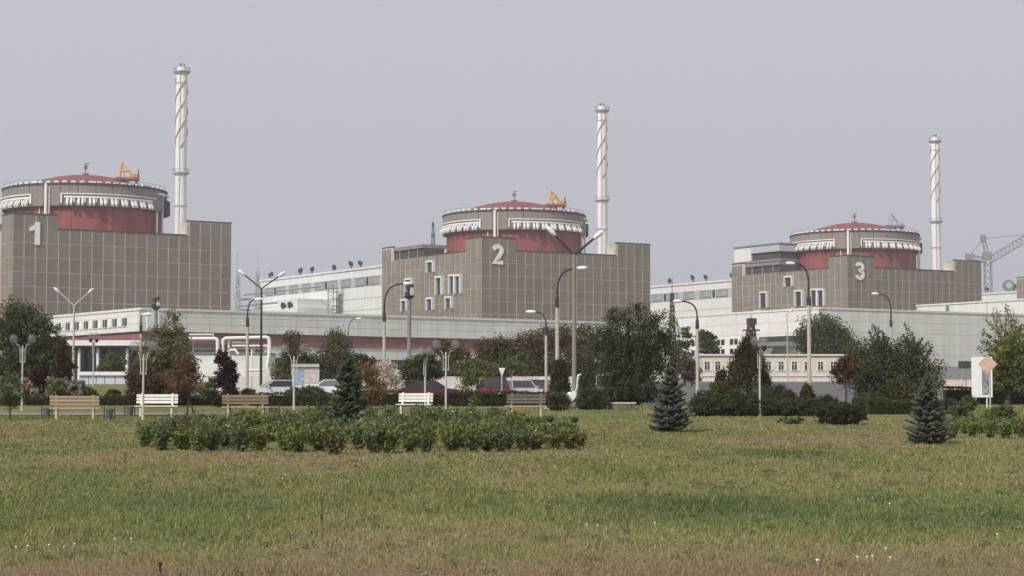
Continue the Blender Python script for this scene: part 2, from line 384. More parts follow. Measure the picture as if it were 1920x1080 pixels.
BRK, BRK_SHADED = bracket_meshes()
ring_me = MB().arcbox(23.2, 23.75, 58.3, 64.2, R(.25), R(11.75), 6).mesh('ring_panel', RING)
def reactor(i, label, front_rows, left_rows, front_cols, left_cols, num):
    c = unit_center(i); t = thing('reactor_building', label, 'building', (c[0], c[1], 0), A, 'reactor buildings standing in a row')
    m = MB().box(-H, H, -H, H, GB, ZR)
    m.box(-H-.003, -H+12.5, -H-.003, -H+9.4, 40, ZT)                 # near corner tower
    m.box(H-13.8, H+.003, -H-.003, -H+5, 40, ZT+.3)                  # right corner tower
    m.box(-H-.003, -H+9, H-8, H+.003, 40, ZT+.6)                     # far left corner tower
    wall = m.build('wall', JOINT, t)
    MB().box(-H+.5, -H+8, H-28, H-8.1, ZR-.2, ZT-.9).build('recessed_storey', DARKR, t)  # dark colour carries the shade inside the recess below the slab
    MB().box(-H-.1, -H+9, H-28, H-8.1, ZT-.85, ZT+.3).build('canopy_slab', RING, t)
    for q in range(3): MB().cbox(-H+.35, H-12-q*6, (ZR+ZT)/2-.4, .5, .5, ZT-ZR).build('pier', RING, t)
    for (x0, x1, y0, y1, z) in ((-H+12.5, H-13.8, -H-.12, -H+.5, ZR), (-H-.12, -H+12.6, -H-.12, -H+.5, ZT), (H-13.9, H+.12, -H-.12, -H+.5, ZT+.3),
                                (-H-.12, -H+.5, -H+9.4, H-28, ZR), (-H-.12, -H+.5, -H+.52, -H+9.5, ZT), (-H-.12, -H+.5, H-8.1, H+.1, ZT+.6)):
        MB().box(x0, x1, y0, y1, z, z+.35).build('parapet', DARKR, t)
    for k in front_cols:
        xx = -H+k*PW
        top = ZT if xx < -H+12.5-1 else (ZT+.3 if xx > H-14.5 else ZR)
        for r in range(front_rows):
            inst('panel', panel_front, wall, (xx, -H, ZR-PH*(r+1)-.0))
        if top > ZR: inst('panel', panel_front, wall, (xx, -H, ZR-.1))
    for k in left_cols:
        yy = -H+k*PW
        for r in range(left_rows):
            z = ZR-PH*(r+1)
            inst('panel', panel_side, wall, (-H, yy, z))
        if yy < -H+8 or yy > H-8: inst('panel', panel_side, wall, (-H, yy, ZR-.1))
    if left_rows > 3:
        for (a, b, z0, z1) in WIN:
            w = inst('window', MB().box(-H-.32, -H+.05, a+.55, b-.4, z0+.3, z1-.4).mesh('window', GLASS), t)
            f = MB(); f.box(-H-1.0, -H-.02, a, a+.5, z0, z1); f.box(-H-1.0, -H-.02, b-.35, b, z0, z1); f.box(-H-1.05, -H-.02, a-.02, b+.02, z1-.45, z1+.1)
            f.build('frame', FRAMEW, w)
    # containment drum
    cyl = MB().lathe([(22.4, ZR-4), (22.4, 58.4)], 96).build('containment_cylinder', REDP, t, smooth=True)
    st = MB()
    for k in range(12):
        a = 2*math.pi*k/12; st.arcbox(22.4, 22.46, ZR-3, 58.2, a, a+R(.35), 1)
    tag(st.build('seam', DARKR, cyl), kind='stuff')
    ring = MB().lathe([(22.3, 58.0), (23.45, 58.0), (23.45, 64.25), (23.95, 64.25), (23.95, 64.75), (22.6, 64.9), (20.5, 65.2), (0, 65.2)], 96).build('drum_ring', DARKR, t, smooth=False)
    for k in range(30): inst('ring_panel', ring_me, ring, (0, 0, 0), R(12*k+5))
    loc0 = lambda w: R(-90+w)-A                                    # bearing w measured to the right of the side turned to the lawn
    for w in list(np.arange(1.5, 67, 7.4))+list(np.arange(-31, -112, -7.4)):
        inst('bracket', BRK, ring, (0, 0, 0), loc0(w))
    rl = MB()
    rl.arcbox(23.72, 24.3, 61.45, 61.75, loc0(-4), loc0(68), 24); rl.arcbox(23.72, 24.3, 61.45, 61.75, loc0(-113), loc0(-27), 28)
    for w in (-4, -27): rl.arcbox(23.72, 24.35, 58.9, 61.8, loc0(w)-R(.5), loc0(w)+R(.5), 1)
    rl.arcbox(23.75, 24.5, 63.0, 63.5, loc0(72), loc0(95), 8)
    rl.build('service_rail', WHITE, ring)
    for w in range(84, 130, 4): inst('bracket', BRK_SHADED, ring, (0, 0, 0), loc0(w))  # concrete brackets of the right side, its shade put into their dark colour
    for w, rr, z0, z1, r in ((-15, 24.1, 53.5, 64.6, .45), (-12.6, 24.0, 56, 63.6, .14), (-22, 22.7, 53, 59, .16), (74, 23.2, 50.4, 60, .35), (82, 23.6, 50.4, 64, .3)):
        a = loc0(w); MB().tube([(rr*math.cos(a), rr*math.sin(a), z0), (rr*math.cos(a), rr*math.sin(a), z1)], r, 8).build('vertical_pipe', WHITE, ring)
    ed = MB()
    for k in range(60):
        a = R(6*k); ed.arcbox(22.7, 23.5, 64.88, 65.35, a, a+R(3.2 if k % 7 else 5), 2)
    tag(ed.build('edge_plate', WHITE, ring), kind='stuff')
    rr = MB()
    for k in range(72):
        a = R(5*k); rr.tube([(23.3*math.cos(a), 23.3*math.sin(a), 64.8), (23.3*math.cos(a), 23.3*math.sin(a), 66.0)], .05, 4)
    rr.lathe([(23.26, 65.95), (23.34, 65.95), (23.34, 66.03), (23.26, 66.03), (23.26, 65.95)], 72)
    tag(rr.build('railing', GREYM, ring), kind='stuff')
    Rs = (19**2+4.3**2)/(2*4.3)
    dome = MB().lathe([(Rs*math.sin(q), 65.1+4.3-Rs+Rs*math.cos(q)) for q in np.linspace(math.asin(19/Rs), .0001, 14)], 64).build('dome', DOME, t, smooth=True)
    mm = MB().tube([(0, 0, 69.2), (0, 0, 73)], .16, 6); mm.cbox(0, 0, 71.9, .9, .9, 1.0); mm.cbox(.5, 0, 73, 1.2, .3, .3); mm.cbox(0, 0, 69.7, 1.6, 1.6, .8)
    mm.build('dome_mast', GREYM, dome)
    if num:
        hh = 6.3; me = digit(num)
        me.v = [(x*hh, y*.3-.3, z*hh) for x, y, z in me.v]
        px_off = {1: 6.3, 2: 5.9, 3: 5.7}[num]
        inst('number', me.mesh('number', DIGIT), t, (-H+px_off, -H-.07, 45.7))
    return t
reactor(0, 'concrete reactor building with red dome drum, bearing a large white numeral one', 7, 7, range(20), range(3), 1)
reactor(1, 'concrete reactor building with red dome drum, bearing a large white numeral two', 6, 6, range(20), range(20), 2)
reactor(2, 'concrete reactor building with red dome drum, bearing a large white numeral three', 5, 5, range(20), range(20), 3)
reactor(3, 'concrete reactor building only whose edge shows, beyond the tower crane', 5, 5, range(2), range(14, 20), 0)

def place(c, x, y, z=0.): q = c+E1*x+E2*y; return (q[0], q[1], z)
def vent_stack(i, label):
    c = unit_center(i); z0 = ZR-.3; t = thing('ventilation_stack', label, 'chimney', place(c, 21.6, -20.3, z0), A, 'white ventilation stacks beside the reactor drums')
    zz = 100.8-z0
    MB().lathe([(1.72, 0), (1.68, 15.5), (1.62, 20.5), (1.6, zz-2.2), (1.35, zz-1.2), (1.35, zz)], 24).build('shaft', STACKW, t, smooth=True)
    for z, r, h in ((19.5, 2.45, .28), (19.2, 2.2, .3), (9.8, 1.95, .35), (zz-1.6, 2.5, .3), (zz-2.0, 2.2, .4), (zz-5, 1.75, .3)):
        MB().lathe([(1.55, z), (r, z), (r, z+h), (1.55, z+h)], 24).build('platform', PALEM if h > .25 else GREYM, t)
    m = MB()
    for z, r in ((19.7, 2.35), (zz-1.4, 2.4)):
        for k in range(12): a = R(30*k); m.tube([(r*math.cos(a), r*math.sin(a), z), (r*math.cos(a), r*math.sin(a), z+1.1)], .05, 4)
        m.lathe([(r-.04, z+1.05), (r+.04, z+1.05), (r+.04, z+1.13), (r-.04, z+1.13), (r-.04, z+1.05)], 24)
    m.build('railing', GREYM, t)
    for k in range(3):
        s = MB(); pts = []
        for q in np.linspace(0, 1, 40):
            a = 2*math.pi*(k/3)+q*2*math.pi*1.15; z = zz-24+q*20.5; pts.append((1.68*math.cos(a), 1.68*math.sin(a), z))
        s.tube(pts, .2, 5); s.build('strake', STRAKE, t)
    l = MB(); a = R(-100)-A
    for d in (-.25, .25): l.tube([(1.95*math.cos(a)+d, 1.95*math.sin(a), 0), (1.85*math.cos(a)+d, 1.85*math.sin(a), zz-2)], .05, 4)
    l.build('ladder', GREYM, t)
    for q in range(3): MB().cbox(math.cos(q*2)*.7, math.sin(q*2)*.7, zz+.45, .35, .35, .9).build('beacon', GREYM, t)
vent_stack(0, 'tall white ventilation stack beside the reactor building numbered one')
vent_stack(1, 'white ventilation stack beside the reactor building numbered two')
vent_stack(2, 'white ventilation stack beside the reactor building numbered three')

def drum_crane(i, label, paint, plat):
    c = unit_center(i); t = thing('roof_crane', label, 'crane', (c[0]+13.7, c[1]-7, 67.3), R(6), 'cranes on the drum roofs')
    m = MB().cbox(0, 0, .35, 6.8, 3.4, .7)
    for x in (-2.6, 0, 2.6): m.cbox(x, 0, -.6, .6, 2.4, 1.4)
    m.build('platform', plat, t)
    j = MB()
    for y in (-1, 1):
        j.tube([(-2.2, y, .7), (-1.6, y*.4, 5.2)], .19, 6); j.tube([(-1.6, y*.4, 5.2), (2.2, y, .9)], .19, 6); j.tube([(-1.5, y*.4, 4.8), (-.9, y, .7)], .15, 6); j.tube([(-1.8, y*.8, 2.6), (.6, y*.8, 2.6)], .12, 6)
    j.tube([(-1.6, -.5, 5.2), (-1.6, .5, 5.2)], .2, 6); j.build('jib_frame', paint, t)
    MB().cbox(1.6, 0, 1.3, 1.7, 1.8, 1.2).build('winch', paint, t)
    MB().tube([(3.1, 0, .6), (3.1, 0, 3.2)], .22, 8).cbox(3.1, 0, 1.2, .7, .8, 1.0).build('cab_post', plat if paint is YEL else paint, t)
drum_crane(0, 'yellow roof crane on the drum of the building numbered one', YEL, MARO)
drum_crane(1, 'yellow roof crane on the drum of the building numbered two', YEL, MARO)
drum_crane(2, 'grey roof crane on the drum of the building numbered three', PALEM, GREYM)

def lattice_mast(loc, h, w, label, mat, mat2=None, group=None, seg=8, cat='mast', name='lattice_mast'):
    t = thing(name, label, cat, loc, R(20), group)
    for k in range(seg):
        z0, z1 = h*k/seg, h*(k+1)/seg; w0 = w*(1-.72*k/seg)/2; w1 = w*(1-.72*(k+1)/seg)/2; m = MB()
        P4 = [(-1,-1),(1,-1),(1,1),(-1,1)]
        for q in range(4):
            a, b = P4[q], P4[(q+1) % 4]
            m.tube([(a[0]*w0, a[1]*w0, z0), (a[0]*w1, a[1]*w1, z1)], w*.055, 5)
            m.tube([(a[0]*w0, a[1]*w0, z0), (b[0]*w1, b[1]*w1, z1)], w*.035, 4); m.tube([(b[0]*w0, b[1]*w0, z0), (a[0]*w1, a[1]*w1, z1)], w*.035, 4)
            m.tube([(a[0]*w1, a[1]*w1, z1), (b[0]*w1, b[1]*w1, z1)], w*.035, 4)
        m.build('mast_section', mat if k % 2 == 0 or not mat2 else mat2, t)
    MB().tube([(0, 0, h), (0, 0, h+h*.16)], .08, 5).build('antenna', GREYM, t)
    return t
b = P(812, 470, 672); lattice_mast((b[0], b[1], ZR-.1), 12.2, 1.5, 'dark lattice mast on the roof of the building numbered two', DARK, GREYM, seg=7)
b = P(1459, 492, 748); lattice_mast((b[0], b[1], ZR-.1), 10.5, 1.7, 'red-and-white banded lattice mast on the roof of the building numbered three', WHITE, GREYM, seg=6)
# penthouse on the third unit
c = unit_center(2); t = thing('roof_plant_room', 'pale clad plant room on the roof corner of the building numbered three', 'plant room', place(c, -H, H, ZT+.5), A)
MB().box(.2, 9, -28, -.5, .1, .9).build('lower_slab', RING, t); MB().box(.5, 8.5, -11, -1, .9, 6.2).build('clad_wall', WCLAD, t)
MB().box(1, 8, -27, -11.05, .9, 3.6).build('dark_gap', DARKR, t); MB().box(.3, 8.8, -27.6, -11.05, 3.62, 6.0).build('upper_box', PALEM, t); MB().box(.1, 9, -27.8, -.7, 6.22, 6.7).build('roof_slab', GREYM, t)  # dark block under the upper box stands for the shaded gap

def turbine_hall(i, label, n=9, annex=False):
    c = unit_center(i); L = 98; zt = 48.6
    t = thing('turbine_hall', label, 'building', place(c, -H+1, H+.05), A, 'white turbine halls behind the reactor buildings')
    MB().box(0, 60, 0, L, GB, zt).build('wall', WCLAD, t)
    MB().box(-.4, 60.4, -.02, L+.4, zt+.01, zt+.7).build('roof_edge', WCLAD, t)
    sb = MB().box(-.12, -.003, 1, L-1, zt-5.9, zt-2.5).build('clerestory_band', PALEM, t)
    fr = MB().box(-.22, 0, .6, 7.4, -.15, .02).box(-.22, 0, .6, 7.4, 2.4, 2.55)
    for q in range(6): fr.box(-.2, 0, .6+q*1.34, .72+q*1.34, .02, 2.4)
    fme = fr.mesh('frame', GREYM); pme = MB().box(-.1, 0, .6, 7.4, 0, 2.4).mesh('window', M('hall_glass_%d' % i, (.36, .37, .37), .4, .2, .5)); dme = MB().box(-.3, 0, 0, 1.2, -.1, 2.5).mesh('vent_door', DARK)
    for q in range(n):
        y = 3+q*10.4; w = inst('window', pme, t, (-.125, y, zt-5.4)); inst('frame', fme, w, (0, 0, 0))
        if q in (0, 3, 7): inst('vent_door', dme, t, (-.13, y+8.4, zt-5.4))
    # horizontal cladding seams
    for z in (38.5, 34.5): MB().box(-.06, -.002, .3, L-.3, z, z+.18).build('cladding_seam', WJOINT, t)
    ce = place(c, -H+1, H)
    ys = [1.5, 4.5, 8, 20, 31, 48, 58, 72, 76, 92, 97] if i == 1 else [2, 5, 8, 19, 30, 48, 66, 80, 92]
    for k, y in enumerate(ys):
        hh = 2.2+(k*37 % 10)*.09
        v = thing('roof_ventilator', 'small dark roof ventilator on the white turbine hall behind building numbered %s' % {1: 'two', 2: 'three', 3: 'four'}[i], 'ventilator', place(c, -H+2.5+(k % 3)*2, H+y, zt+.7), A+k*.8, 'roof ventilators on the turbine hall of unit %d' % (i+1))
        MB().tube([(0, 0, 0), (0, 0, hh*.6)], .45, 8).build('duct', GREYM, v)
        MB().tube([(0, 0, hh*.55), (.15, 0, hh*.8), (.9, 0, hh*1.02)], [.75, .8, .5], 8).build('cowl', DARK, v)
    if annex:
        MB().box(-14, -.05, 38, L-2, GB, 36.2).build('annex', WCLAD, t); MB().box(-14.1, -13.95, 60, 94, 33.9, 35.0).build('annex_slit', DARKR, t)
        for y in (44, 49.5): MB().tube([(-14.4, y, 37.2), (-13.6, y, 37.2)], 1.1, 12).build('vent_opening', DARK, t)
        MB().box(-13, -.06, 40, 56, 36.2, 39.3).build('annex_head', WCLAD, t)
        MB().tube([(-8, 32, 43.2), (-8, 96, 43.2)], .28, 6).tube([(-10, 60, 38.9), (-10, 96, 38.9)], .35, 6).build('service_pipe', GREYM, t)
        for z in (38.8, 42.9): MB().box(-9, -7, L-6, L-1, z-1.6, z-1.0).build('pipe_bridge', GREYM, t)
        st = MB()
        for yy in (30, 34):
            for xx in (-4, -.6): st.tube([(xx, yy, 28), (xx, yy, zt-5)], .16, 5)
        for q in range(6):
            z = 29+q*2.5; st.box(-4, -.6, 30, 34, z, z+.12); st.tube([(-4, 30, z), (-4, 34, z+2.5)], .1, 4); st.tube([(-4, 34, z), (-4, 30, z+2.5)], .08, 4)
        st.build('stair_tower', GREYM, t)
turbine_hall(1, 'long white turbine hall with high window band, between buildings numbered one and two', annex=True)
turbine_hall(2, 'long white turbine hall with high window band, between buildings numbered two and three')
turbine_hall(3, 'white turbine hall roof between the building numbered three and the edge-on building', 9)

# ------------------------------------------------------------------ long white gallery building in front
def gallery():
    cx, cy, _ = P(265, 575, 430); t = thing('gallery_building', 'long low white building with maroon band in front of the reactor buildings', 'building', (cx, cy, 0), R(35.6))
    zt, zb = 21.9, 17.4; L, D = 139, 68
    w = MB().box(0, L, 0, D, zb, zt-.02).build('upper_storey', WJOINT, t)
    MB().box(-.25, L, -.25, D, zt-.02, zt+.5).build('roof_edge', WCLAD, t)
    MB().box(.5, L, .5, D-1, 14.9, zb).build('maroon_band', MARO, t)
    MB().box(30, L, .8, D-2, 12.2, 14.88).build('lower_storey', WCLAD, t)
    MB().box(31, L, 2.2, D-3, 9.9, 12.2).build('ribbon_window', GLASS, t)
    mul = MB().box(-.06, .06, 0, .15, 9.9, 12.2).mesh('mullion', GREYM)
    for k in range(36): inst('mullion', mul, t, (32+k*3, 2.06, 0))
    MB().box(31, L, 1.2, D-3, GB, 9.9).build('base_wall', WCLAD, t)
    for x, y in ((2.5, 2.5), (2.5, 20), (2.5, 38), (2.5, 56), (16, 2.5), (28, 2.5)): MB().cbox(x, y, 9.5, .9, .9, 11).build('column', WCLAD, t)
    hs = [zb, zb+1.75, zb+3.3, zt-.02]; pw = L/26
    for r in range(3):
        pm = MB().box(.04, pw-.04, -.06, .02, .04, hs[r+1]-hs[r]-.04).mesh('panel', WCLAD); ps = MB().box(-.06, .02, .04, pw-.04, .04, hs[r+1]-hs[r]-.04).mesh('panel', WCLAD)
        for k in range(26): inst('panel', pm, w, (k*pw, 0, hs[r]))
        for k in range(12): inst('panel', ps, w, (0, k*pw+1.0, hs[r]))
    wm = MB().box(-.16, 0, 0, 1.9, 0, 1.75).mesh('window', GLASS); fm = MB().box(-.22, -.02, -.1, 2.0, -.12, 0).box(-.22, -.02, -.1, 2., 1.75, 1.87).box(-.2, -.02, .9, 1., 0, 1.75).mesh('frame', WHITE); wp = MB().box(-.2, 0, 0, 2.0, -.1, 1.85).mesh('spandrel', WHITE)
    for k in range(10):
        a = inst('window', wm, t, (-.065, 7+k*5., 18.7)); inst('frame', fm, a); inst('spandrel', wp, t, (-.065, 9.4+k*5., 18.7))
    dk = MB().box(1.2, 4.2, -.4, -.05, zb+.4, zt-.5); dk.build('corner_pilaster', WHITE, t)
    return t
gallery()
def right_block():
    cx, cy, _ = P(1536, 580, 435); t = thing('white_block_building', 'broad white clad building with ribbon windows behind the one-storey cream building', 'building', (cx, cy, 0), A)
    zt = 22.3; w = MB().box(0, 75, 0, 56, GB, zt).build('wall', WJOINT, t)
    MB().box(-.2, 75.2, -.2, 56.2, zt+.01, zt+.45).build('roof_edge', WCLAD, t)
    hh = (zt-10.3)/5; pw = 75/14; pm = MB().box(.03, pw-.03, -.05, .02, .03, hh-.03).mesh('panel', WCLAD); ps = MB().box(-.05, .02, .03, 56/10-.03, .03, hh-.03).mesh('panel', WCLAD)
    for r in range(5):
        for k in range(14): inst('panel', pm, w, (k*pw, 0, 10.3+r*hh))
        for k in range(10): inst('panel', ps, w, (0, k*5.6, 10.3+r*hh))
    wm = MB().box(-.1, 0, 0, 1.15, 0, 1.25).mesh('window', GLASS)
    band = MB().box(-.12, -.03, 22, 49, 12.6, 17.2).build('window_band', WHITE, t)
    for r in range(2):
        for k in range(16):
            if k % 3 == 2: continue
            inst('window', wm, band, (-.13, 23+k*1.6, 13.3+r*2.2))
    MB().box(-.25, -.04, 7, 20, 15.6, 16.9).build('dark_opening', DARK, t); MB().box(-4, -.05, 6.5, 20.5, 14.6, 15.5).build('canopy_beam', GREYM, t)
    m = MB(); m.prism([(10.6, 14.6), (15.6, 14.6), (14.2, 12.8), (13.8, 9), (12.6, 9), (12.2, 12.8)], 'x', -3.6, -2.6); m.build('forked_column', GREYM, t)
    MB().box(-3, -.05, 3, 10, 9.5, 12.3).build('porch', WHITE, t)
    for k in range(4): MB().box(-3.1, -2.95, 4+k*1.4, 4.8+k*1.4, 10, 11.8).build('window', GLASS, t)
    return t
right_block()
def far_block():
    cx, cy, _ = P(2000, 556, 560); t = thing('long_white_block', 'long blank white building in front of the right flank of building numbered three', 'building', (cx, cy, 0), A)
    MB().box(0, 60, 0, 59, GB, 31.4).build('wall', WCLAD, t); MB().box(-.25, 60, -.25, 59.2, 31.42, 31.9).build('roof_edge', WCLAD, t)
    MB().box(-.4, -.05, 45.5, 46.5, GB, 31.4).build('downpipe', GREYM, t)
    for y in (14, 30): MB().box(-.08, -.01, y, y+.2, GB, 31.3).build('cladding_seam', WJOINT, t)
far_block()
v = thing('exhaust_drum', 'round dark exhaust drum on the roof line left of the edge-on building', 'ventilator', place(unit_center(3), -H+4.5, H+9, 49.3), 0)
MB().tube([(0, -1.2, 2.8), (0, 1.2, 2.8)], 2.3, 16).build('drum', GREYM, v); MB().tube([(0, -1.4, 2.8), (0, -1.1, 2.8)], 1.3, 16).build('opening', PALEM, v); MB().box(-.8, .8, -.8, .8, -.1, .8).build('stand', GREYM, v)

# tower crane far behind
def tower_crane():
    b = P(1853, 556, 940); t = thing('tower_crane', 'grey lattice tower crane with long rising jib behind the building numbered three', 'crane', (b[0], b[1], GB), 0)
    k = 940/F; zj = P(1853, 490, 940)[2]-GB
    def lat(p0, p1, w, n, name):
        p0, p1 = np.array(p0, float), np.array(p1, float); d = (p1-p0); L = np.linalg.norm(d); d /= L
        a = np.cross(d, [0, 1, 0]); a /= np.linalg.norm(a); bb = np.cross(d, a); m = MB(); cs = [(-1,-1),(1,-1),(1,1),(-1,1)]
        for q in range(4):
            o0 = a*cs[q][0]*w/2+bb*cs[q][1]*w/2; o1 = a*cs[(q+1) % 4][0]*w/2+bb*cs[(q+1) % 4][1]*w/2
            m.tube([p0+o0, p1+o0], w*.07, 4)
            for s in range(n):
                m.tube([p0+d*L*s/n+o0, p0+d*L*(s+1)/n+o1], w*.045, 4)
        m.build(name, GREYM, t)
    lat((0, 0, 0), (0, 0, zj), 3.0, 22, 'tower'); J = lambda px, py: ((px-1853)*k, 0, zj+(490-py)*k)
    lat(J(1856, 488), J(2000, 402), 3.0, 20, 'jib'); lat(J(1853, 489), J(1820, 482), 2.0, 6, 'counter_jib'); lat(J(1852, 478), J(1845, 447), 1.6, 6, 'apex_frame')
    MB().cbox(*J(1819, 482), 3.5, 3, 3).build('counterweight', GREYM, t); MB().cbox(*J(1852, 480), 4, 3, 3.5).build('cab', GREYM, t); MB().cbox(*J(1845, 447), 2.4, 2, 3.0).build('apex_head', GREYM, t)
    MB().tube([J(1845, 447), J(1819, 481)], .18, 4).tube([J(1845, 447), J(1940, 438)], .14, 4).build('tie_rope', GREYM, t)
tower_crane()
for px, top, lab in ((445, 512, 'thin distant lattice pylon left of the white turbine hall roof'), (482, 509, 'thin distant lattice pylon rising behind the end of the white turbine hall')):
    b = P(px, 590, 900); lattice_mast((b[0], b[1], GB), P(px, top, 900)[2]-GB, 5.0, lab, PALEM, cat='pylon', name='pylon', group='distant pylons', seg=9)

# ------------------------------------------------------------------ vegetation builders
def unit_vecs(n):
    v = rng.normal(size=(n, 3)); return v/np.linalg.norm(v, axis=1)[:, None]
def leaf_mesh(name, C, size, cols, flat=0., asp=.55):
    """one diamond-shaped leaf face per centre"""
    n = len(C); t = unit_vecs(n); u = unit_vecs(n); t[:, 2] *= (1-flat)
    t /= np.linalg.norm(t, axis=1)[:, None]+1e-9; b = np.cross(t, u); b /= np.linalg.norm(b, axis=1)[:, None]+1e-9
    if flat: b[:, 2] *= (1-flat)
    s = (size*(.6+.8*rng.random(n)))[:, None]
    V = np.stack([C+t*s, C+b*s*asp, C-t*s, C-b*s*asp], 1).reshape(-1, 3)
    return np_mesh(name, V, 4, np.repeat(cols, 4, 0), LEAF)
def tint(c1, c2, q):
    q = np.clip(q, 0, 1)[:, None]; return (np.array(c1)*(1-q)+np.array(c2)*q)*np.array([1.55, 1.42, 1.26])
def lobes_points(lobes, nclump, per, cr, shell=.55):
    """clump centres spread through ellipsoid lobes, then leaves round them"""
    w = np.array([l[3]*l[4]*l[5] for l in lobes])**.75; w /= w.sum(); k = rng.choice(len(lobes), nclump, p=w)
    L = np.array([l[:6] for l in lobes])[k]; d = unit_vecs(nclump); r = (shell+(1-shell)*rng.random(nclump))**.8*(.86+.28*rng.random(nclump))
    C = L[:, :3]+d*L[:, 3:]*r[:, None]
    P_ = np.repeat(C, per, 0)+rng.normal(size=(nclump*per, 3))*np.array([1, 1, .75])*cr
    cq = np.repeat(.5+.28*rng.normal(size=nclump), per)+.13*rng.normal(size=nclump*per)
    return C, P_, cq
def limbs(m, base, lobes, r, seg=6, n=3, trunkfrac=.45):
    top = max(l[2] for l in lobes); cxm = np.mean([l[0] for l in lobes]); cym = np.mean([l[1] for l in lobes]); b = np.array(base, float)
    fork = np.array([cxm*.35, cym*.35, max(.3, min(l[2]-l[5]*.7 for l in lobes))])
    m.tube([b-[0, 0, .12], b+(fork-b)*.5+[.03*fork[2], 0, 0], fork], [r*1.25, r, r*.8], 8)
    for l in lobes:
        for q in range(n):
            e = np.array(l[:3])+unit_vecs(1)[0]*np.array(l[3:6])*.6; e[2] = max(e[2], fork[2]+.1); mid = (fork+e)/2+[0, 0, .12*abs(e[2]-fork[2])]
            m.tube([fork, mid, e], [r*.55, r*.35, r*.1], 5, cap=False)
    return m
def px_lobes(px, Y, lob, deep=.9):
    """lobes given as photo ellipses (cx,cy,rx,ry) turned into metre-sized ellipsoids round the trunk's foot"""
    g = G(px, Y); k = Y/F; out = []
    for i, (cx, cy, rx, ry) in enumerate(lob):
        p = P(cx, cy, Y); out.append((p[0]-g[0], (rng.random()-.5)*rx*k*.8, p[2]-g[2], rx*k, rx*k*deep, ry*k))
    return g, out
def tree(name, label, cat, px, Y, lob, c1, c2, nclump=160, per=45, cr=None, leaf=None, trunk=.12, group=None, bark=None, shell=.5, stems=1, wood='trunk', core=0.):
    g, L = px_lobes(px, Y, lob); k = Y/F; t = thing(name, label, cat, g, 0, group)
    size = max(l[3] for l in L); cr = cr or size*.13; leaf = leaf or max(.035, 1.15*k*1.9)
    m = MB()
    for s in range(stems):
        off = (0, 0, 0) if stems == 1 else ((s-(stems-1)/2)*.3, .1*s, 0); limbs(m, off, L, trunk)
    m.build(wood, bark or BARK, t)
    C, Pn, q = lobes_points(L, nclump, per, cr, shell)
    if core:                                                     # dense heart of the crown
        C2, P2, q2 = lobes_points([(l[0], l[1], l[2], l[3]*.75, l[4]*.75, l[5]*.75) for l in L], int(nclump*core), per, cr*1.2, .1); Pn = np.concatenate([Pn, P2]); q = np.concatenate([q, q2])
    Pn[:, 2] = np.maximum(Pn[:, 2], .03)
    inst('crown', leaf_mesh('crown', Pn, leaf, tint(c1, c2, q)), t)
    return t
DG1, DG2 = (.024, .036, .017), (.075, .092, .042)           # dark green foliage
MG1, MG2 = (.038, .055, .022), (.11, .135, .055)           # mid green
OL1, OL2 = (.045, .048, .024), (.115, .105, .055)            # olive, going dry
BR1, BR2 = (.055, .032, .018), (.135, .075, .042)           # rusty
PU1, PU2 = (.018, .008, .010), (.050, .022, .025)           # purple
YG1, YG2 = (.055, .07, .02), (.150, .165, .062)             # yellow green

# ---- trees, left to right
tree('broadleaf_tree', 'large dark green broadleaf tree in front of the building numbered one', 'tree', 45, 118, [(35, 605, 45, 48), (80, 635, 42, 50), (5, 650, 40, 60), (95, 680, 40, 40), (40, 690, 50, 42)], DG1, DG2, 330, 55, trunk=.28, core=.35)
tree('conifer_bush', 'dark reddish pointed bush right of the large broadleaf tree', 'shrub', 118, 112, [(117, 660, 13, 24), (118, 695, 20, 34), (120, 730, 22, 20)], (.025, .018, .012), (.065, .042, .025), 110, 45, trunk=.1, core=.4)
tree('purple_shrub', 'dark purple shrub under the large broadleaf tree', 'shrub', 73, 104, [(72, 705, 16, 26), (74, 730, 15, 22)], PU1, PU2, 70, 40, trunk=.05)
tree('sapling', 'young thin tree with small round crown beside the tan bench', 'tree', 18, 74, [(14, 722, 24, 22), (26, 742, 22, 20), (6, 745, 18, 16)], DG1, MG2, 55, 34, trunk=.035, cr=.10)
tree('flowering_bush', 'green bush with pale flower heads behind the tan bench', 'shrub', 105, 101, [(105, 722, 18, 16), (103, 742, 22, 14)], MG1, (.17, .18, .10), 60, 36, trunk=.05)
tree('flowering_bush', 'pale pink flowering bush beside the purple shrub', 'shrub', 50, 103, [(48, 722, 15, 14), (42, 742, 14, 12)], (.06, .06, .04), (.36, .28, .26), 45, 34, trunk=.04)
tree('flowering_bush', 'grey-green bush with whitish blossoms left of the low blue-white shed', 'shrub', 142, 104, [(130, 722, 14, 14), (148, 728, 16, 16)], (.05, .055, .045), (.30, .28, .28), 50, 34, trunk=.04)
tree('green_tree', 'bushy green tree behind the entrance canopy columns', 'tree', 212, 240, [(215, 680, 22, 18), (205, 692, 26, 16)], DG1, MG2, 90, 40, trunk=.1, core=.3)
tree('ash_tree', 'tall olive green tree with feathery top behind the cream bench', 'tree', 310, 100, [(322, 612, 20, 30), (300, 640, 26, 30), (342, 640, 20, 34), (285, 672, 38, 34), (325, 680, 40, 40), (352, 690, 16, 30)], (.05, .055, .03), (.15, .152, .088), 210, 42, trunk=.13, core=.15)
tree('copper_shrub', 'rusty brown leafy shrub under the tall olive tree', 'shrub', 268, 97, [(262, 705, 28, 34), (285, 722, 34, 34), (255, 738, 22, 22), (310, 735, 28, 24)], (.035, .024, .016), (.105, .068, .048), 190, 42, trunk=.07, core=.25)
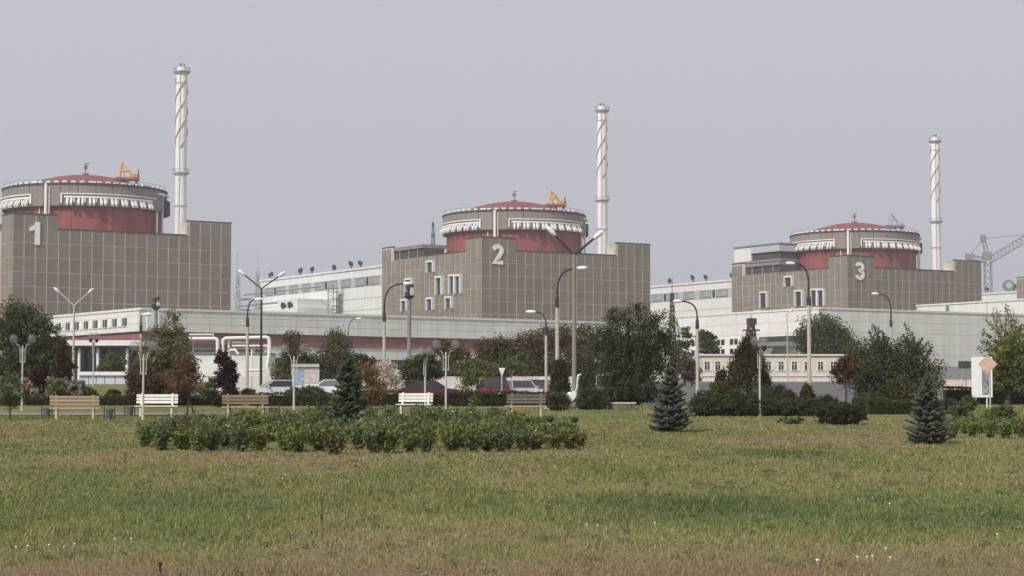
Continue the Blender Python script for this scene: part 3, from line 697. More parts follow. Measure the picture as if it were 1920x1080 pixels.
tree('rusty_sapling', 'small russet tree with two thin stems beside the cream bench', 'tree', 357, 80, [(346, 690, 22, 24), (340, 718, 26, 26), (360, 712, 16, 26), (330, 735, 18, 16)], BR1, BR2, 100, 36, trunk=.035, stems=2, cr=.12)
tree('purple_columnar_tree', 'dark purple columnar tree beside the weathered brown bench', 'tree', 420, 97, [(416, 672, 13, 15), (428, 688, 15, 18), (424, 712, 21, 22), (430, 738, 18, 20), (418, 752, 15, 14)], PU1, PU2, 170, 42, trunk=.06, core=.5)
tree('dark_shrub', 'dark green shrub against the purple columnar tree', 'shrub', 400, 99, [(404, 715, 12, 16), (392, 735, 20, 16)], DG1, MG2, 60, 36, trunk=.05)
for px, lob, lab in ((560, [(547, 640, 15, 26), (552, 672, 30, 28), (575, 690, 26, 26), (535, 700, 24, 24), (555, 715, 44, 14)], 'olive brown tree behind the blue-white notice board'),
                     (632, [(622, 640, 18, 24), (634, 650, 22, 26), (628, 680, 36, 30), (660, 690, 30, 30), (605, 692, 26, 28), (635, 715, 50, 14)], 'brownish tree with ragged top left of the curved street lamp'),
                     (690, [(676, 690, 26, 26), (700, 700, 22, 24)], 'rusty green tree just right of the tall blue spruce')):
    tree('ragged_tree', lab, 'tree', px, 165, lob, OL1, (.10, .098, .05), 190, 42, trunk=.15, group='trees along the white wall', core=.3)
tree('autumn_shrub', 'thin autumn-tinted shrub between the blue spruce and the white bench', 'shrub', 698, 93, [(695, 700, 14, 24), (706, 728, 16, 20), (690, 745, 18, 16)], (.06, .05, .02), (.16, .10, .045), 70, 32, trunk=.03, cr=.14)
tree('white_flowering_bush', 'bush covered with white blossoms behind the white bench', 'shrub', 724, 108, [(720, 695, 18, 18), (735, 712, 16, 18), (712, 720, 14, 14), (726, 735, 16, 12)], (.10, .105, .09), (.66, .63, .62), 80, 30, trunk=.04, cr=.16)
tree('dark_bush', 'dark green bush behind the single-arm park lamp', 'shrub', 790, 135, [(770, 692, 20, 18), (795, 680, 26, 24), (810, 700, 22, 18), (775, 705, 28, 14)], DG1, DG2, 140, 40, trunk=.1, core=.5)
for px, lob, lab, cc in ((848, [(835, 655, 20, 16), (855, 665, 28, 22), (870, 690, 30, 22), (850, 710, 38, 14)], 'rust brown tree behind the twin park lamp by the sapling', ((.05, .036, .02), (.115, .082, .05))),
                         (925, [(905, 660, 28, 22), (945, 655, 30, 26), (925, 685, 40, 26), (925, 708, 44, 14)], 'brown-green tree above the red parked van', (OL1, (.11, .088, .05))),
                         (1000, [(985, 645, 26, 24), (1020, 640, 24, 26), (1005, 680, 40, 30), (1005, 708, 46, 16)], 'brown-green tree behind the grey bench and lamp posts', (OL1, (.11, .095, .05))),
                         (1080, [(1058, 630, 24, 24), (1095, 635, 30, 28), (1075, 670, 40, 34), (1110, 685, 30, 30), (1085, 710, 44, 18)], 'brown-green tree close left of the big willow', (OL1, (.10, .088, .048)))):
    tree('ragged_tree', lab, 'tree', px, 178, lob, cc[0], cc[1], 190, 42, trunk=.18, group='trees along the white wall', core=.35)
tree('green_tree', 'leafy green tree behind the twin park lamp, over the cars', 'tree', 890, 150, [(870, 690, 26, 18), (905, 695, 30, 18), (960, 692, 30, 16)], MG1, MG2, 120, 40, trunk=.08, core=.4)
tree('leafy_sapling', 'slender green sapling standing between the parked dark red car and the red van', 'tree', 884, 90, [(874, 690, 14, 16), (884, 706, 22, 16), (878, 726, 18, 16), (890, 748, 12, 14)], MG1, YG2, 80, 32, trunk=.03, cr=.10)
def thuja(px, Y, top, half, label, c1, c2, n=170, col=False):
    g = G(px, Y); k = Y/F; t = thing('thuja', label, 'conifer', g, 0, 'clipped thujas'); h = P(px, top, Y)[2]-g[2]; r = half*k
    MB().tube([(0, 0, -.1), (0, 0, h*.5)], [r*.14, r*.06], 6).build('trunk', BARK, t)
    n2 = n; z = rng.random(n2)**.9; a = rng.random(n2)*2*np.pi; prof = np.sin(np.clip(1-z, 0, 1)*np.pi*.5)**(.28 if col else .75)
    rr = r*prof*(.8+.25*rng.random(n2)); C = np.stack([np.cos(a)*rr, np.sin(a)*rr, z*h*.97+.04], -1)
    Pn = np.repeat(C, 40, 0)+rng.normal(size=(n2*40, 3))*np.array([.10, .10, .17])*max(.6, r*.9)
    Pn[:, 2] = np.clip(Pn[:, 2], .02, None); q = np.repeat(.45+.25*rng.normal(size=n2), 40)+.15*rng.normal(size=n2*40)
    inst('crown', leaf_mesh('crown', Pn, max(.05, k*1.8), tint(c1, c2, q)), t)
thuja(1050, 108, 678, 17, 'dense dark green column thuja left of the tall double street lamp', (.025, .028, .012), (.06, .06, .026), 230, True)
thuja(1101, 112, 690, 16, 'short green column thuja between the tall double lamp and the willow', (.03, .036, .014), (.075, .08, .034), 200, True)
thuja(1403, 92, 640, 46, 'big conical thuja in front of the cream one-storey building', (.022, .024, .012), (.062, .058, .026), 420)
thuja(1349, 86, 698, 10, 'small pointed thuja at the left foot of the big conical thuja', (.035, .026, .014), (.08, .055, .03), 60)
thuja(1356, 88, 696, 6, 'thin pointed thuja squeezed beside the big conical thuja', (.035, .026, .014), (.08, .055, .03), 40)
thuja(1513, 90, 727, 17, 'low domed brown-green thuja on the asphalt edge', (.03, .024, .013), (.075, .055, .03), 90)

def willow():
    px, Y = 1192, 103; g = G(px, Y); k = Y/F
    t = thing('willow_tree', 'big drooping willow tree left of the blue spruce', 'tree', g, 0)
    lob = [(1165, 605, 34, 30), (1205, 598, 30, 28), (1240, 612, 28, 30), (1140, 640, 32, 36), (1190, 645, 44, 40), (1245, 655, 26, 40), (1150, 690, 34, 40), (1215, 695, 42, 42), (1185, 730, 42, 30), (1150, 735, 26, 26), (1222, 742, 30, 22), (1185, 752, 34, 16)]
    _, L = px_lobes(px, Y, lob); limbs(MB(), (0, 0, 0), L, .2).build('trunk', BARK, t)
    C, Pn, q = lobes_points(L, 430, 42, .17, .45)
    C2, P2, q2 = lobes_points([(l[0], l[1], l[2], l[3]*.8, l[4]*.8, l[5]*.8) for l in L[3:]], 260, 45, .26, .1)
    src = C[rng.choice(len(C), 320)]; n = 46; f = np.tile(np.linspace(0, 1, n), len(src)); ln = np.repeat(.4+1.0*rng.random(len(src)), n)
    S_ = np.repeat(src, n, 0)+rng.normal(size=(len(src)*n, 3))*.035; out = S_[:, :2]/(np.linalg.norm(S_[:, :2], axis=1)[:, None]+.3)
    S_[:, :2] += out*(.35*np.sin(f*1.6))[:, None]; S_[:, 2] -= f*f*ln*1.3; S_ = S_[S_[:, 2] > .25]
    qs = np.clip(.55+.25*rng.normal(size=len(S_)), 0, 1)
    A_ = np.concatenate([Pn, P2, S_]); A_[:, 2] = np.maximum(A_[:, 2], .05+.3*rng.random(len(A_)))
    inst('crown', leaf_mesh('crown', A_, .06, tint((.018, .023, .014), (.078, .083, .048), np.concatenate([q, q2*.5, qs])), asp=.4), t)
willow()
tree('small_tree', 'small grey-green tree between the willow and the curved street lamp', 'tree', 1283, 200, [(1283, 640, 16, 26), (1280, 680, 22, 28), (1295, 695, 22, 24)], DG1, MG2, 110, 40, trunk=.12, core=.3)
tree('small_tree', 'small grey-green tree right of the curved street lamp by the cream building', 'tree', 1325, 300, [(1320, 640, 14, 22), (1335, 650, 18, 20)], DG1, (.09, .10, .05), 90, 40, trunk=.12, core=.3)
tree('reddish_bush', 'reddish green bush at the foot of the curved street lamp', 'shrub', 1298, 190, [(1290, 695, 18, 22), (1300, 708, 16, 14)], (.05, .03, .02), (.10, .085, .045), 70, 38, trunk=.06)
tree('round_tree', 'rounded dark green tree behind the street lamp, above the cream building', 'tree', 1545, 285, [(1540, 622, 42, 36), (1515, 640, 26, 26), (1570, 640, 30, 30), (1545, 655, 50, 22), (1595, 655, 24, 22)], DG1, DG2, 260, 48, trunk=.35, core=.4)
def shoots(t, base, tips, n, c1, c2, leaf, spread):
    """upright leafy shoots standing out of a crown"""
    m = MB(); allp = []
    for e in tips:
        e = np.array(e, float); b = np.array(base, float)+rng.normal(size=3)*np.array([.25, .2, .1]); mid = (b+e)/2+[0, 0, .15]
        m.tube([b, mid, e], [.03, .02, .008], 4, cap=False)
        f = rng.random(n)**.8; pts = (b*(1-f)[:, None]**2+2*mid*(f*(1-f))[:, None]+e*(f**2)[:, None])
        allp.append(pts+rng.normal(size=(n, 3))*spread)
    m.build('shoot', BARKP, t); A_ = np.concatenate(allp)
    inst('shoot_leaves', leaf_mesh('shoot_leaves', A_, leaf, tint(c1, c2, .5+.3*rng.normal(size=len(A_)))), t)
t = tree('mixed_tree', 'wide dark tree with ragged upright shoots behind the small right-hand spruce', 'tree', 1665, 92, [(1640, 670, 48, 38), (1700, 668, 46, 34), (1600, 705, 36, 30), (1655, 715, 60, 34), (1735, 705, 38, 38), (1700, 735, 50, 22)], (.026, .03, .015), (.088, .088, .044), 360, 46, trunk=.16, core=.3)
g = t.location; k = 92/F
T = lambda px, py, Y=92: (P(px, py, Y)[0]-g[0], (rng.random()-.5)*.7, P(px, py, Y)[2]-g[2])
shoots(t, T(1660, 690), [T(1637, 608), T(1645, 612), T(1652, 622), T(1628, 622), T(1660, 628)], 170, DG1, MG2, .05, .06)
shoots(t, T(1720, 690), [T(1700, 606), T(1710, 622), T(1728, 632), T(1740, 640), T(1748, 652), T(1690, 628)], 170, DG1, MG2, .05, .06)
t = tree('red_shrub', 'dark red-leaved shrub at the left of the wide ragged tree', 'shrub', 1585, 90, [(1592, 682, 20, 14), (1580, 700, 22, 18)], (.04, .022, .016), (.10, .05, .035), 70, 38, trunk=.05)
t = tree('pale_green_tree', 'yellow-green tree with upright shoots behind the white notice board', 'tree', 1888, 104, [(1885, 665, 36, 36), (1912, 650, 34, 40), (1870, 700, 30, 36), (1905, 705, 40, 36)], YG1, YG2, 260, 46, trunk=.13, core=.25)
g = t.location
T = lambda px, py, Y=104: (P(px, py, Y)[0]-g[0], (rng.random()-.5)*.9, P(px, py, Y)[2]-g[2])
shoots(t, T(1890, 670), [T(1868, 580), T(1884, 572), T(1898, 582), T(1908, 596), T(1850, 598), T(1838, 622), T(1834, 655), T(1920, 610), T(1860, 590), T(1842, 640)], 210, YG1, YG2, .055, .08)

# ---- spruces
def spruce(px, base_py, top_py, half, label, c1=(.03, .038, .035), c2=(.185, .20, .19), dens=1., tilt=0.):
    Y = 7562/(base_py-684.6); g = G(px, Y); k = Y/F; h = (base_py-top_py)*k; r = half*k
    t = thing('blue_spruce', label, 'spruce', g, 0, 'blue spruces on the lawn')
    MB().tube([(0, 0, -.1), (tilt*.5, 0, h*.5), (tilt, 0, h*.97)], [.05*h/2, .03*h/2, .006], 7).build('trunk', BARK, t)
    br = MB(); PT, Q = [], []; lev = 15; z = .06*h
    li = 0
    while z < h*.97:
        f = z/h; Rl = r*min(1., 1.12*(1-f)**.8)*(1 if f > .1 else .93); nb = max(5, int(14*(1-f)+5))
        for bq in range(nb):
            a = 2*math.pi*(bq+rng.random()*.7)/nb+li*.9; L = Rl*(.62+.46*rng.random()); zz = z+rng.normal()*.016*h
            d = np.array([math.cos(a), math.sin(a), 0]); sd = np.array([-d[1], d[0], 0]); rise = .10+.5*f
            b0 = np.array([tilt*f, 0, zz]); mid = b0+d*L*.6+[0, 0, L*(rise-.22)]; e = b0+d*L+[0, 0, L*(rise-.02)]
            br.tube([b0, mid, e], [.008, .006, .003], 3, cap=False)
            n = int((80+300*(L/max(r, .01)))*dens); s = rng.random(n)**.75; lat = (rng.random(n)*2-1)*L*.34*(1.08-s)**.8
            base = b0*((1-s)**2)[:, None]+2*mid*(s*(1-s))[:, None]+e*(s*s)[:, None]
            pts = base+sd*lat[:, None]+d*(np.abs(lat)*.45)[:, None]+[0, 0, 1]*(np.abs(lat)*-.10+rng.normal(size=n)*.010)[:, None]
            if rng.random() < .07: continue
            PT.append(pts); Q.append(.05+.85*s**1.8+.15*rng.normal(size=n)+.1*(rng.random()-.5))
        z += h*(.072-.03*f); li += 1
    tag(br.build('branch', BARK, t), kind='stuff')
    A_ = np.concatenate(PT); q = np.concatenate(Q); A_[:, 2] = np.maximum(A_[:, 2], .015)
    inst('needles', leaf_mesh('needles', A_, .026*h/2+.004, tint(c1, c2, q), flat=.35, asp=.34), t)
    return t
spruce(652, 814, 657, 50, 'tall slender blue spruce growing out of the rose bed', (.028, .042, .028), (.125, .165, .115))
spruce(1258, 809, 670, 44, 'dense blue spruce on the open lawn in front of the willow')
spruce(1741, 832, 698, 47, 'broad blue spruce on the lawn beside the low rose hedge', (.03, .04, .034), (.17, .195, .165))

# ---- hedges and bushes
def bush(px, base_py, cx, cy, rx, ry, label, c1=DG1, c2=DG2, n=90, name='round_bush', group=None, Y=None):
    Y = Y or 7562/(base_py-684.6); g = G(px, Y); k = Y/F; p = P(cx, cy, Y); t = thing(name, label, 'bush', g, 0, group)
    L = [(p[0]-g[0], 0, max(p[2]-g[2], ry*k*.6), rx*k, rx*k*.85, ry*k)]
    MB().tube([(0, 0, -.1), (0, 0, L[0][2])], [.05, .03], 6).build('stem', BARK, t)
    C, Pn, q = lobes_points(L, n, 60, min(rx, ry)*k*.16, .82); C2, P2, q2 = lobes_points([(L[0][0], 0, L[0][2], rx*k*.7, rx*k*.6, ry*k*.7)], n//2, 50, min(rx, ry)*k*.25, .1)
    A_ = np.concatenate([Pn, P2]); A_[:, 2] = np.maximum(A_[:, 2], .015)
    inst('foliage', leaf_mesh('foliage', A_, max(.028, k*1.5), tint(c1, c2, np.concatenate([q, q2]))), t)
bush(1110, 768, 1110, 750, 30, 22, 'rounded clipped bush beside the white bird sculpture', DG1, (.07, .085, .04), 120)
bush(1052, 770, 1047, 753, 20, 17, 'rounded clipped bush between the grey bench and the white bird sculpture', DG1, DG2, 80)
bush(467, 758, 467, 744, 13, 14, 'small ball-shaped bush behind the weathered brown bench', DG1, DG2, 60)
bush(172, 758, 168, 742, 14, 13, 'low round bush in front of the left end of the blue-white shed', DG1, MG2, 50)
bush(212, 758, 213, 743, 16, 12, 'low round bush in front of the middle of the blue-white shed', DG1, MG2, 50)
bush(575, 756, 575, 739, 40, 14, 'broad low bush under the blue-white notice board', DG1, DG2, 110)
bush(1578, 796, 1577, 776, 47, 20, 'dark wide clipped bush standing alone at the edge of the lawn', (.014, .020, .011), (.042, .052, .026), 170)
bush(1482, 795, 1482, 788, 26, 6, 'low dark ground-hugging plant on the lawn before the hedge', DG1, MG2, 40)
bush(1325, 779, 1322, 754, 24, 20, 'domed hedge bush right behind the dense spruce', DG1, (.06, .07, .032), 90)
bush(1352, 779, 1348, 738, 20, 22, 'domed yellowish bush left of the big conical thuja', OL1, (.085, .082, .038), 80, Y=84)
bush(1450, 778, 1452, 748, 26, 26, 'domed dark bush right of the big conical thuja', DG1, (.06, .065, .032), 90, Y=84)
bush(1480, 778, 1478, 752, 20, 18, 'low domed brown bush between two dark bushes on the right lawn edge', (.03, .026, .014), (.075, .062, .034), 70, Y=83)
for px_, cx_, cy_, rx_, ry_, lb_ in ((1312, 1312, 763, 20, 17, 'low rounded shrub in the hedge beside the dense spruce'), (1345, 1343, 760, 24, 19, 'spreading green shrub in front of the small pointed thuja'), (1378, 1380, 757, 26, 22, 'spreading shrub at the left front of the big conical thuja'), (1412, 1412, 760, 24, 19, 'low shrub right at the foot of the big conical thuja'), (1443, 1442, 764, 22, 15, 'low rounded shrub right of the park lamp by the thuja'), (1475, 1476, 765, 22, 14, 'low flat-topped shrub at the asphalt edge'), (1515, 1512, 762, 24, 17, 'rounded shrub below the domed brown-green thuja'), (1550, 1550, 760, 22, 18, 'rounded shrub left of the wide clipped bush')):
    bush(px_, 780, cx_, cy_, rx_, ry_, lb_, (.02, .03, .014), (.066, .082, .038), 90, name='hedge_shrub', Y=79.5)
bush(1640, 775, 1630, 755, 30, 18, 'low green bush under the left half of the wide ragged tree', DG1, DG2, 80, Y=84)
bush(1800, 790, 1800, 768, 24, 14, 'low bush left of the white notice board posts', DG1, MG2, 60, Y=76)
bush(1818, 790, 1817, 756, 14, 12, 'small grey-green ball bush against the dark hedge', (.04, .045, .03), (.10, .10, .07), 50, Y=80)
bush(1875, 790, 1878, 774, 30, 12, 'low bush right of the white notice board posts', DG1, MG2, 60, Y=76)
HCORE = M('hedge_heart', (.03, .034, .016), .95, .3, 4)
def hedge(x0, x1, Y, hgt, label, c1=DG1, c2=DG2, wid=.9, dens=520, slope=0.):
    a, b = G(x0, Y), G(x1, Y); L = b[0]-a[0]; t = thing('clipped_hedge', label, 'hedge', ((a[0]+b[0])/2, Y, (a[2]+b[2])/2), 0)
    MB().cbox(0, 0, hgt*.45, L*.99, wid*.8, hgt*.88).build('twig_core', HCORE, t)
    n = int(L*hgt*dens*3); x = (rng.random(n)-.5)*L; s = rng.random(n); tp = s < .35
    y = np.where(tp, (rng.random(n)-.5)*wid, -wid/2+rng.normal(size=n)*.05); wob = .12*(fbm(x*1.1, x*0+Y, 5)-.5)*2
    z = np.where(tp, hgt+rng.normal(size=n)*.035+wob, rng.random(n)*(hgt+wob)); q = .35+.5*fbm(x*2.5, z*2.5, 8)-.15+.16*rng.normal(size=n)
    inst('foliage', leaf_mesh('foliage', np.stack([x, y, np.maximum(z, .02)], -1), max(.04, Y/F*1.5), tint(c1, c2, q)), t)
hedge(-20, 455, 101, .42, 'long low clipped hedge behind the tan and cream benches', (.028, .024, .012), (.068, .062, .028))
hedge(470, 690, 100, .55, 'low clipped hedge behind the weathered brown bench', (.03, .032, .014), (.07, .072, .03))
hedge(690, 1032, 99, .66, 'low clipped hedge in front of the parked cars', (.022, .026, .012), (.062, .06, .028))
hedge(1296, 1565, 81.5, .55, 'dense dark clipped hedge along the right lawn edge', (.018, .024, .012), (.055, .064, .03))
hedge(1625, 1790, 83, .5, 'low dark hedge beneath the wide ragged tree', (.02, .024, .012), (.055, .06, .028))
hedge(1770, 1960, 108, .95, 'tall dark hedge behind the white notice board', (.012, .012, .008), (.034, .028, .018))

# ---- rose bed
def rose_mesh(kind):
    n = 26; P_, q = [], []; m = MB()
    h = .50+.2*rng.random()
    for s in range(n):
        a = rng.random()*6.28; lean = rng.random()*.34; hh = h*(.55+.6*rng.random()); e = np.array([math.cos(a)*lean, math.sin(a)*lean, hh])
        m.tube([(e[0]*.15, e[1]*.15, -.03), tuple(e*.6+[0, 0, .04]), tuple(e)], [.008, .006, .004], 3, cap=False)
        k = 30; f = .12+.93*rng.random(k)**.8; P_.append(e*f[:, None]+rng.normal(size=(k, 3))*.055); q.append(.5+.25*rng.normal(size=k)+.2*(rng.random()-.5))
    A_ = np.concatenate(P_); A_[:, 2] = np.maximum(A_[:, 2], .03); q = np.concatenate(q)
    c1, c2 = [((.034, .055, .022), (.125, .165, .068)), ((.034, .05, .026), (.10, .13, .07)), ((.05, .056, .022), (.15, .15, .065)), ((.04, .06, .022), (.155, .19, .078))][kind % 4]
    cols = tint(c1, c2, q); k = rng.random(len(A_)) < .05; cols[k] = (.17, .10, .07)
    return m.mesh('stems', BARK), leaf_mesh('leaves', A_, .043, cols*np.array([1.02, 1.10, .98]), asp=.6)
roses = [rose_mesh(i) for i in range(8)]
fl_me = None
def flower_mesh():
    m = MB()
    for k in range(7):
        a = k*.9; m.quad((0, 0, 0), (.026*math.cos(a), .026*math.sin(a), .012), (.032*math.cos(a+.4), .032*math.sin(a+.4), .018), (.026*math.cos(a+.8), .026*math.sin(a+.8), .012))
    return m
blos = flower_mesh().mesh('blossom', M('rose_white', (.7, .66, .62), .7, .1, 9))
def rose(x, y, i, label, group, flower=False, sc=1., flat=1.):
    me = roses[i % 8]; t = thing('rose_bush', label, 'rose bush', (x, y, gz(x, y)), rng.random()*6.28, group); t.scale = (sc*1.05*flat, sc*1.05*flat, sc/flat)
    inst('stems', me[0], t); inst('leaves', me[1], t)
    if flower:
        for q in range(3): inst('blossom', blos, t, (rng.normal()*.15, rng.normal()*.15, .62+.1*rng.random()), (rng.random(), rng.random(), 0))
cnt = 0
for row, (py, x0, x1) in enumerate(((847, 285, 1075), (838, 262, 1078), (829, 275, 1070), (821, 300, 1050), (813, 330, 1000), (806, 480, 960), (799, 560, 930))):
    Y = 7562/(py-684.6); step = .37*F/Y; px = x0+rng.random()*step
    while px < x1:
        g = G(px+rng.normal()*9, Y+rng.normal()*.75+(.9*((px-670)/410)**2*3 if row == 0 else 0))
        if not (610 < px < 695 and row in (3, 4, 5, 6)):
            fl = cnt % 9 == 4; kind = int(rng.integers(0, 8))
            if px > 900 and row < 2: kind = 2 if rng.random() < .5 else 1
            rose(g[0], g[1], kind, 'leafy rose bush with a few white blossoms in the rose bed' if fl else 'leafy green rose bush in the oval rose bed', 'blossoming rose bushes of the bed' if fl else 'rose bushes of the oval bed', fl, .62+.36*rng.random())
            cnt += 1
        px += step*(.8+.5*rng.random())
for py, x0, x1 in ((820, 1785, 1940), (813, 1775, 1945), (806, 1790, 1940)):
    Y = 7562/(py-684.6); step = .5*F/Y; px = x0
    while px < x1:
        g = G(px, Y+rng.normal()*.3); rose(g[0], g[1], int(rng.integers(0, 8)), 'grey-green rose bush in the low row right of the broad spruce', 'rose bushes in the right-hand row', False, .62+.2*rng.random()); px += step*(.8+.4*rng.random())
for k in range(16):
    px = 560+rng.random()*520 if k < 10 else 330+rng.random()*230; g = G(px, 62+rng.random()*9 if k < 10 else 68)
    rose(g[0], g[1], k, 'low straggling rose bush on the lawn behind the oval bed', 'straggling rose bushes behind the bed', False, .45+.25*rng.random(), 1.35)
bush(608, 796, 605, 778, 20, 16, 'yellow-green leafy shrub left of the tall slender spruce', OL1, (.12, .125, .05), 60)

# ------------------------------------------------------------------ lamps
def street_lamp(px, Y, pole_top, arms, label, steel_from=None, r=.09, group='street lamps', lean=0., base_py=None, dark=True, headmat=None, post_m=None):
    """arms: (head px, head py, curved?) ; steel_from: photo height where the concrete foot gives way to the steel tube"""
    g = G(px, Y); k = Y/F; t = thing('street_lamp', label, 'street lamp', g, 0, group); zt = P(px, pole_top, Y)[2]-g[2]
    up = DARK if dark else POST; zs = (P(px, steel_from, Y)[2]-g[2]) if steel_from else None
    if zs:
        MB().tube([(0, 0, -.1), (0, 0, zs)], [r*1.25, r*1.05], 10).build('concrete_post', POST, t, smooth=False)
        MB().tube([(0, 0, zs-.02), (0, 0, zs+.5), (0, 0, zs+.75), (0, 0, zt)], [r*1.3, r*1.2, r*.7, r*.62], 10).build('steel_tube', up, t)
    else:
        MB().tube([(0, 0, -.1), (0, 0, zt)], [r*1.2, r*.75], 10).build('post', post_m or (up if dark else POST), t)
    for (hx, hy, curved) in arms:
        h = P(hx, hy, Y); e = np.array([h[0]-g[0], 0, h[2]-g[2]]); b = np.array([0, 0, zt-.05])
        if curved:
            pts = [b*((1-q)**2)+2*np.array([0.02*e[0], 0, e[2]+.02])*q*(1-q)+e*q*q for q in np.linspace(0, 1, 10)]
        else: pts = [b, (b+e)/2, e]
        MB().tube(pts, r*.55, 7).build('arm', up, t)
        d = (pts[-1]-pts[-2]); d /= np.linalg.norm(d)
        q0, q1, q2, q3 = e-d*.05, e+d*.14, e+d*.42, e+d*.6
        MB().tube([q0, q1, q2, q3], [.07, .125, .13, .05], 9).build('lamp_head', headmat or WHITE, t)
street_lamp(137, 190, 572, [(110, 547, 0), (166, 549, 0)], 'grey double street lamp with V arms beside the large broadleaf tree', dark=False, r=.11)
street_lamp(489, 158, 540, [(458, 515, 0), (523, 518, 0)], 'dark double street lamp with V arms in front of the white turbine hall', r=.10)
street_lamp(463, 150, 590, [(478, 562, 1)], 'single curved street lamp close left of the dark double lamp', steel_from=612, r=.10)
street_lamp(653, 215, 620, [(668, 598, 1)], 'small far curved street lamp before the maroon band', steel_from=650, r=.08)
street_lamp(720, 150, 570, [(757, 532, 1)], 'curved street lamp with white head in front of the left edge of building two', steel_from=602, r=.11)
street_lamp(1024, 136, 608, [(1003, 585, 1)], 'slim cream street lamp with left-hand arm behind the grey bench', steel_from=628, r=.085)
street_lamp(1045, 125, 545, [(1083, 503, 1)], 'curved street lamp with cream foot rising behind the column thuja', steel_from=576, r=.11)
street_lamp(1077, 106, 477, [(1040, 440, 0), (1115, 446, 0)], 'tall thick double street lamp with V arms beside the white bird sculpture', r=.115, post_m=POSTD)
street_lamp(1308, 150, 592, [(1277, 565, 1)], 'curved street lamp with cream foot right of the willow', steel_from=616, r=.11)
street_lamp(1518, 150, 530, [(1489, 494, 1)], 'tall curved street lamp with cream foot by the cream one-storey building', steel_from=572, r=.13)
street_lamp(1672, 190, 580, [(1646, 551, 1)], 'curved street lamp standing behind the wide ragged tree', steel_from=612, r=.11)
street_lamp(1477, 240, 588, [(1481, 584, 0)], 'thin straight pole with small box lamp before the white clad building', r=.07, dark=False)
street_lamp(263, 140, 600, [(268, 590, 1)], 'slim pole lamp half hidden by the tall olive tree', steel_from=625, r=.08, dark=True)
def floodlight_mast(px, Y, top, plat, label):
    g = G(px, Y); t = thing('floodlight_mast', label, 'floodlight', g, 0, 'floodlight masts'); z = P(px, plat, Y)[2]-g[2]; zt = P(px, top, Y)[2]-g[2]
    MB().tube([(0, 0, -.1), (0, 0, z)], [.27, .2], 10).build('mast', GREYM, t); MB().tube([(0, 0, z-.25), (0, 0, z), (0, 0, z+.12)], [.25, .62, .62], 12).build('platform', DARK, t)
    MB().tube([(0, 0, z), (0, 0, zt)], .12, 6).build('spindle', DARK, t)
    for k, (x, zz) in enumerate(((-.3, .35), (.28, .5), (-.22, 1.0), (.3, 1.2))):
        if z+zz < zt+.2: MB().cbox(x, -.15, z+zz, .42, .3, .36).build('floodlight', DARK if k != 1 else PALEM, t)
floodlight_mast(767, 230, 527, 556, 'thick grey mast with dark floodlight cluster before building two')
floodlight_mast(291, 260, 558, 577, 'floodlight mast with dark cluster rising behind the tall olive tree')
def park_lamp(px, base_py, top_py, label, wid=18, rot=0., both=True, Y=None):
    Y = Y or 7562/(base_py-684.6); g = G(px, Y); k = Y/F; t = thing('park_lamp', label, 'park lamp', g, rot, 'twin globe park lamps'); h = (P(px, top_py, Y)[2]-g[2])
    MB().tube([(0, 0, -.1), (0, 0, .5), (0, 0, h)], [.06, .045, .034], 10).build('post', POSTW, t); w = wid*k
    for s in ((-1, 1) if both else (-1,)):
        pts = [(s*.10, 0, h-.75), (s*.11, 0, h-.15), (s*.17, 0, h+.02), (s*w*.6, 0, h+.07), (s*w, 0, h+.02)]
        MB().tube(pts, .016, 6).tube([(0, 0, h-.7), (s*.10, 0, h-.7)], .014, 5).tube([(0, 0, h-.2), (s*.11, 0, h-.2)], .014, 5).build('scroll_arm', POSTW, t)
        hd = MB().lathe([(.03, h-.07), (.10, h-.0), (.105, h+.14), (.0, h+.14)], 12, cx=s*w).build('lamp_holder', DARK, t)
        MB().lathe([(.07, h+.11), (.15, h+.18), (.185, h+.28), (.16, h+.40), (.09, h+.47), (0, h+.49)], 16, cx=s*w).build('globe', GLOBE, hd, smooth=True)
park_lamp(268, 787, 664, 'white twin globe park lamp in front of the cream bench')
park_lamp(551, 778, 668, 'white twin globe park lamp before the blue-white notice board')
park_lamp(836, 777, 660, 'white twin globe park lamp left of the leafy green sapling')
park_lamp(797, 768, 672, 'white twin globe park lamp right behind the white bench', 12, R(55))
park_lamp(1425, 780, 655, 'white twin globe park lamp in front of the big conical thuja', 12, R(40))
park_lamp(41, 770, 648, 'white twin globe park lamp under the large broadleaf tree', 17)
park_lamp(174, 758, 640, 'slim twin globe park lamp before the canopy of the shed', 9, R(65), Y=112)

# ------------------------------------------------------------------ benches, bins
def bench(px, base_py, width_px, rot, label, back_m, seat_m, leg_m, back=True):
    Y = 7562/(base_py-684.6); g = G(px, Y); L = width_px*Y/F; t = thing('park_bench', label, 'bench', (g[0], g[1], gz(g[0], g[1])-.02), rot, 'slatted park benches')
    for k in range(4): MB().box(-L/2, L/2, -.24+k*.12, -.14+k*.12, .40+.004*k, .44+.004*k).build('seat_slat', seat_m, t)
    for k in range(3):
        z = .53+k*.125; y = .25+k*.035
        MB().prism([(y, z), (y+.03, z), (y+.06, z+.10), (y+.03, z+.10)], 'x', -L/2+.03, L/2-.03).build('back_slat', back_m, t)
    for s in (-1, 1):
        x = s*L*.36; m = MB().prism([(-.2, 0), (-.13, 0), (-.13, .40), (-.2, .40)], 'x', x-.035, x+.035); m.build('leg', leg_m, t)
        MB().prism([(.20, 0), (.27, 0), (.23, .40), (.38, .92), (.33, .92), (.16, .40)], 'x', x-.036, x+.036).build('back_support', leg_m, t)
        MB().box(x-.034, x+.034, -.2, .25, .35, .40).build('seat_rail', leg_m, t)
bench(141, 786, 94, R(186), 'tan painted park bench with pinkish back beside the young thin tree', WOODT, WOODT, WOODT)
bench(293, 781, 80, R(4), 'cream white park bench in front of the rusty shrub', WOODW, WOODW, WOODW)
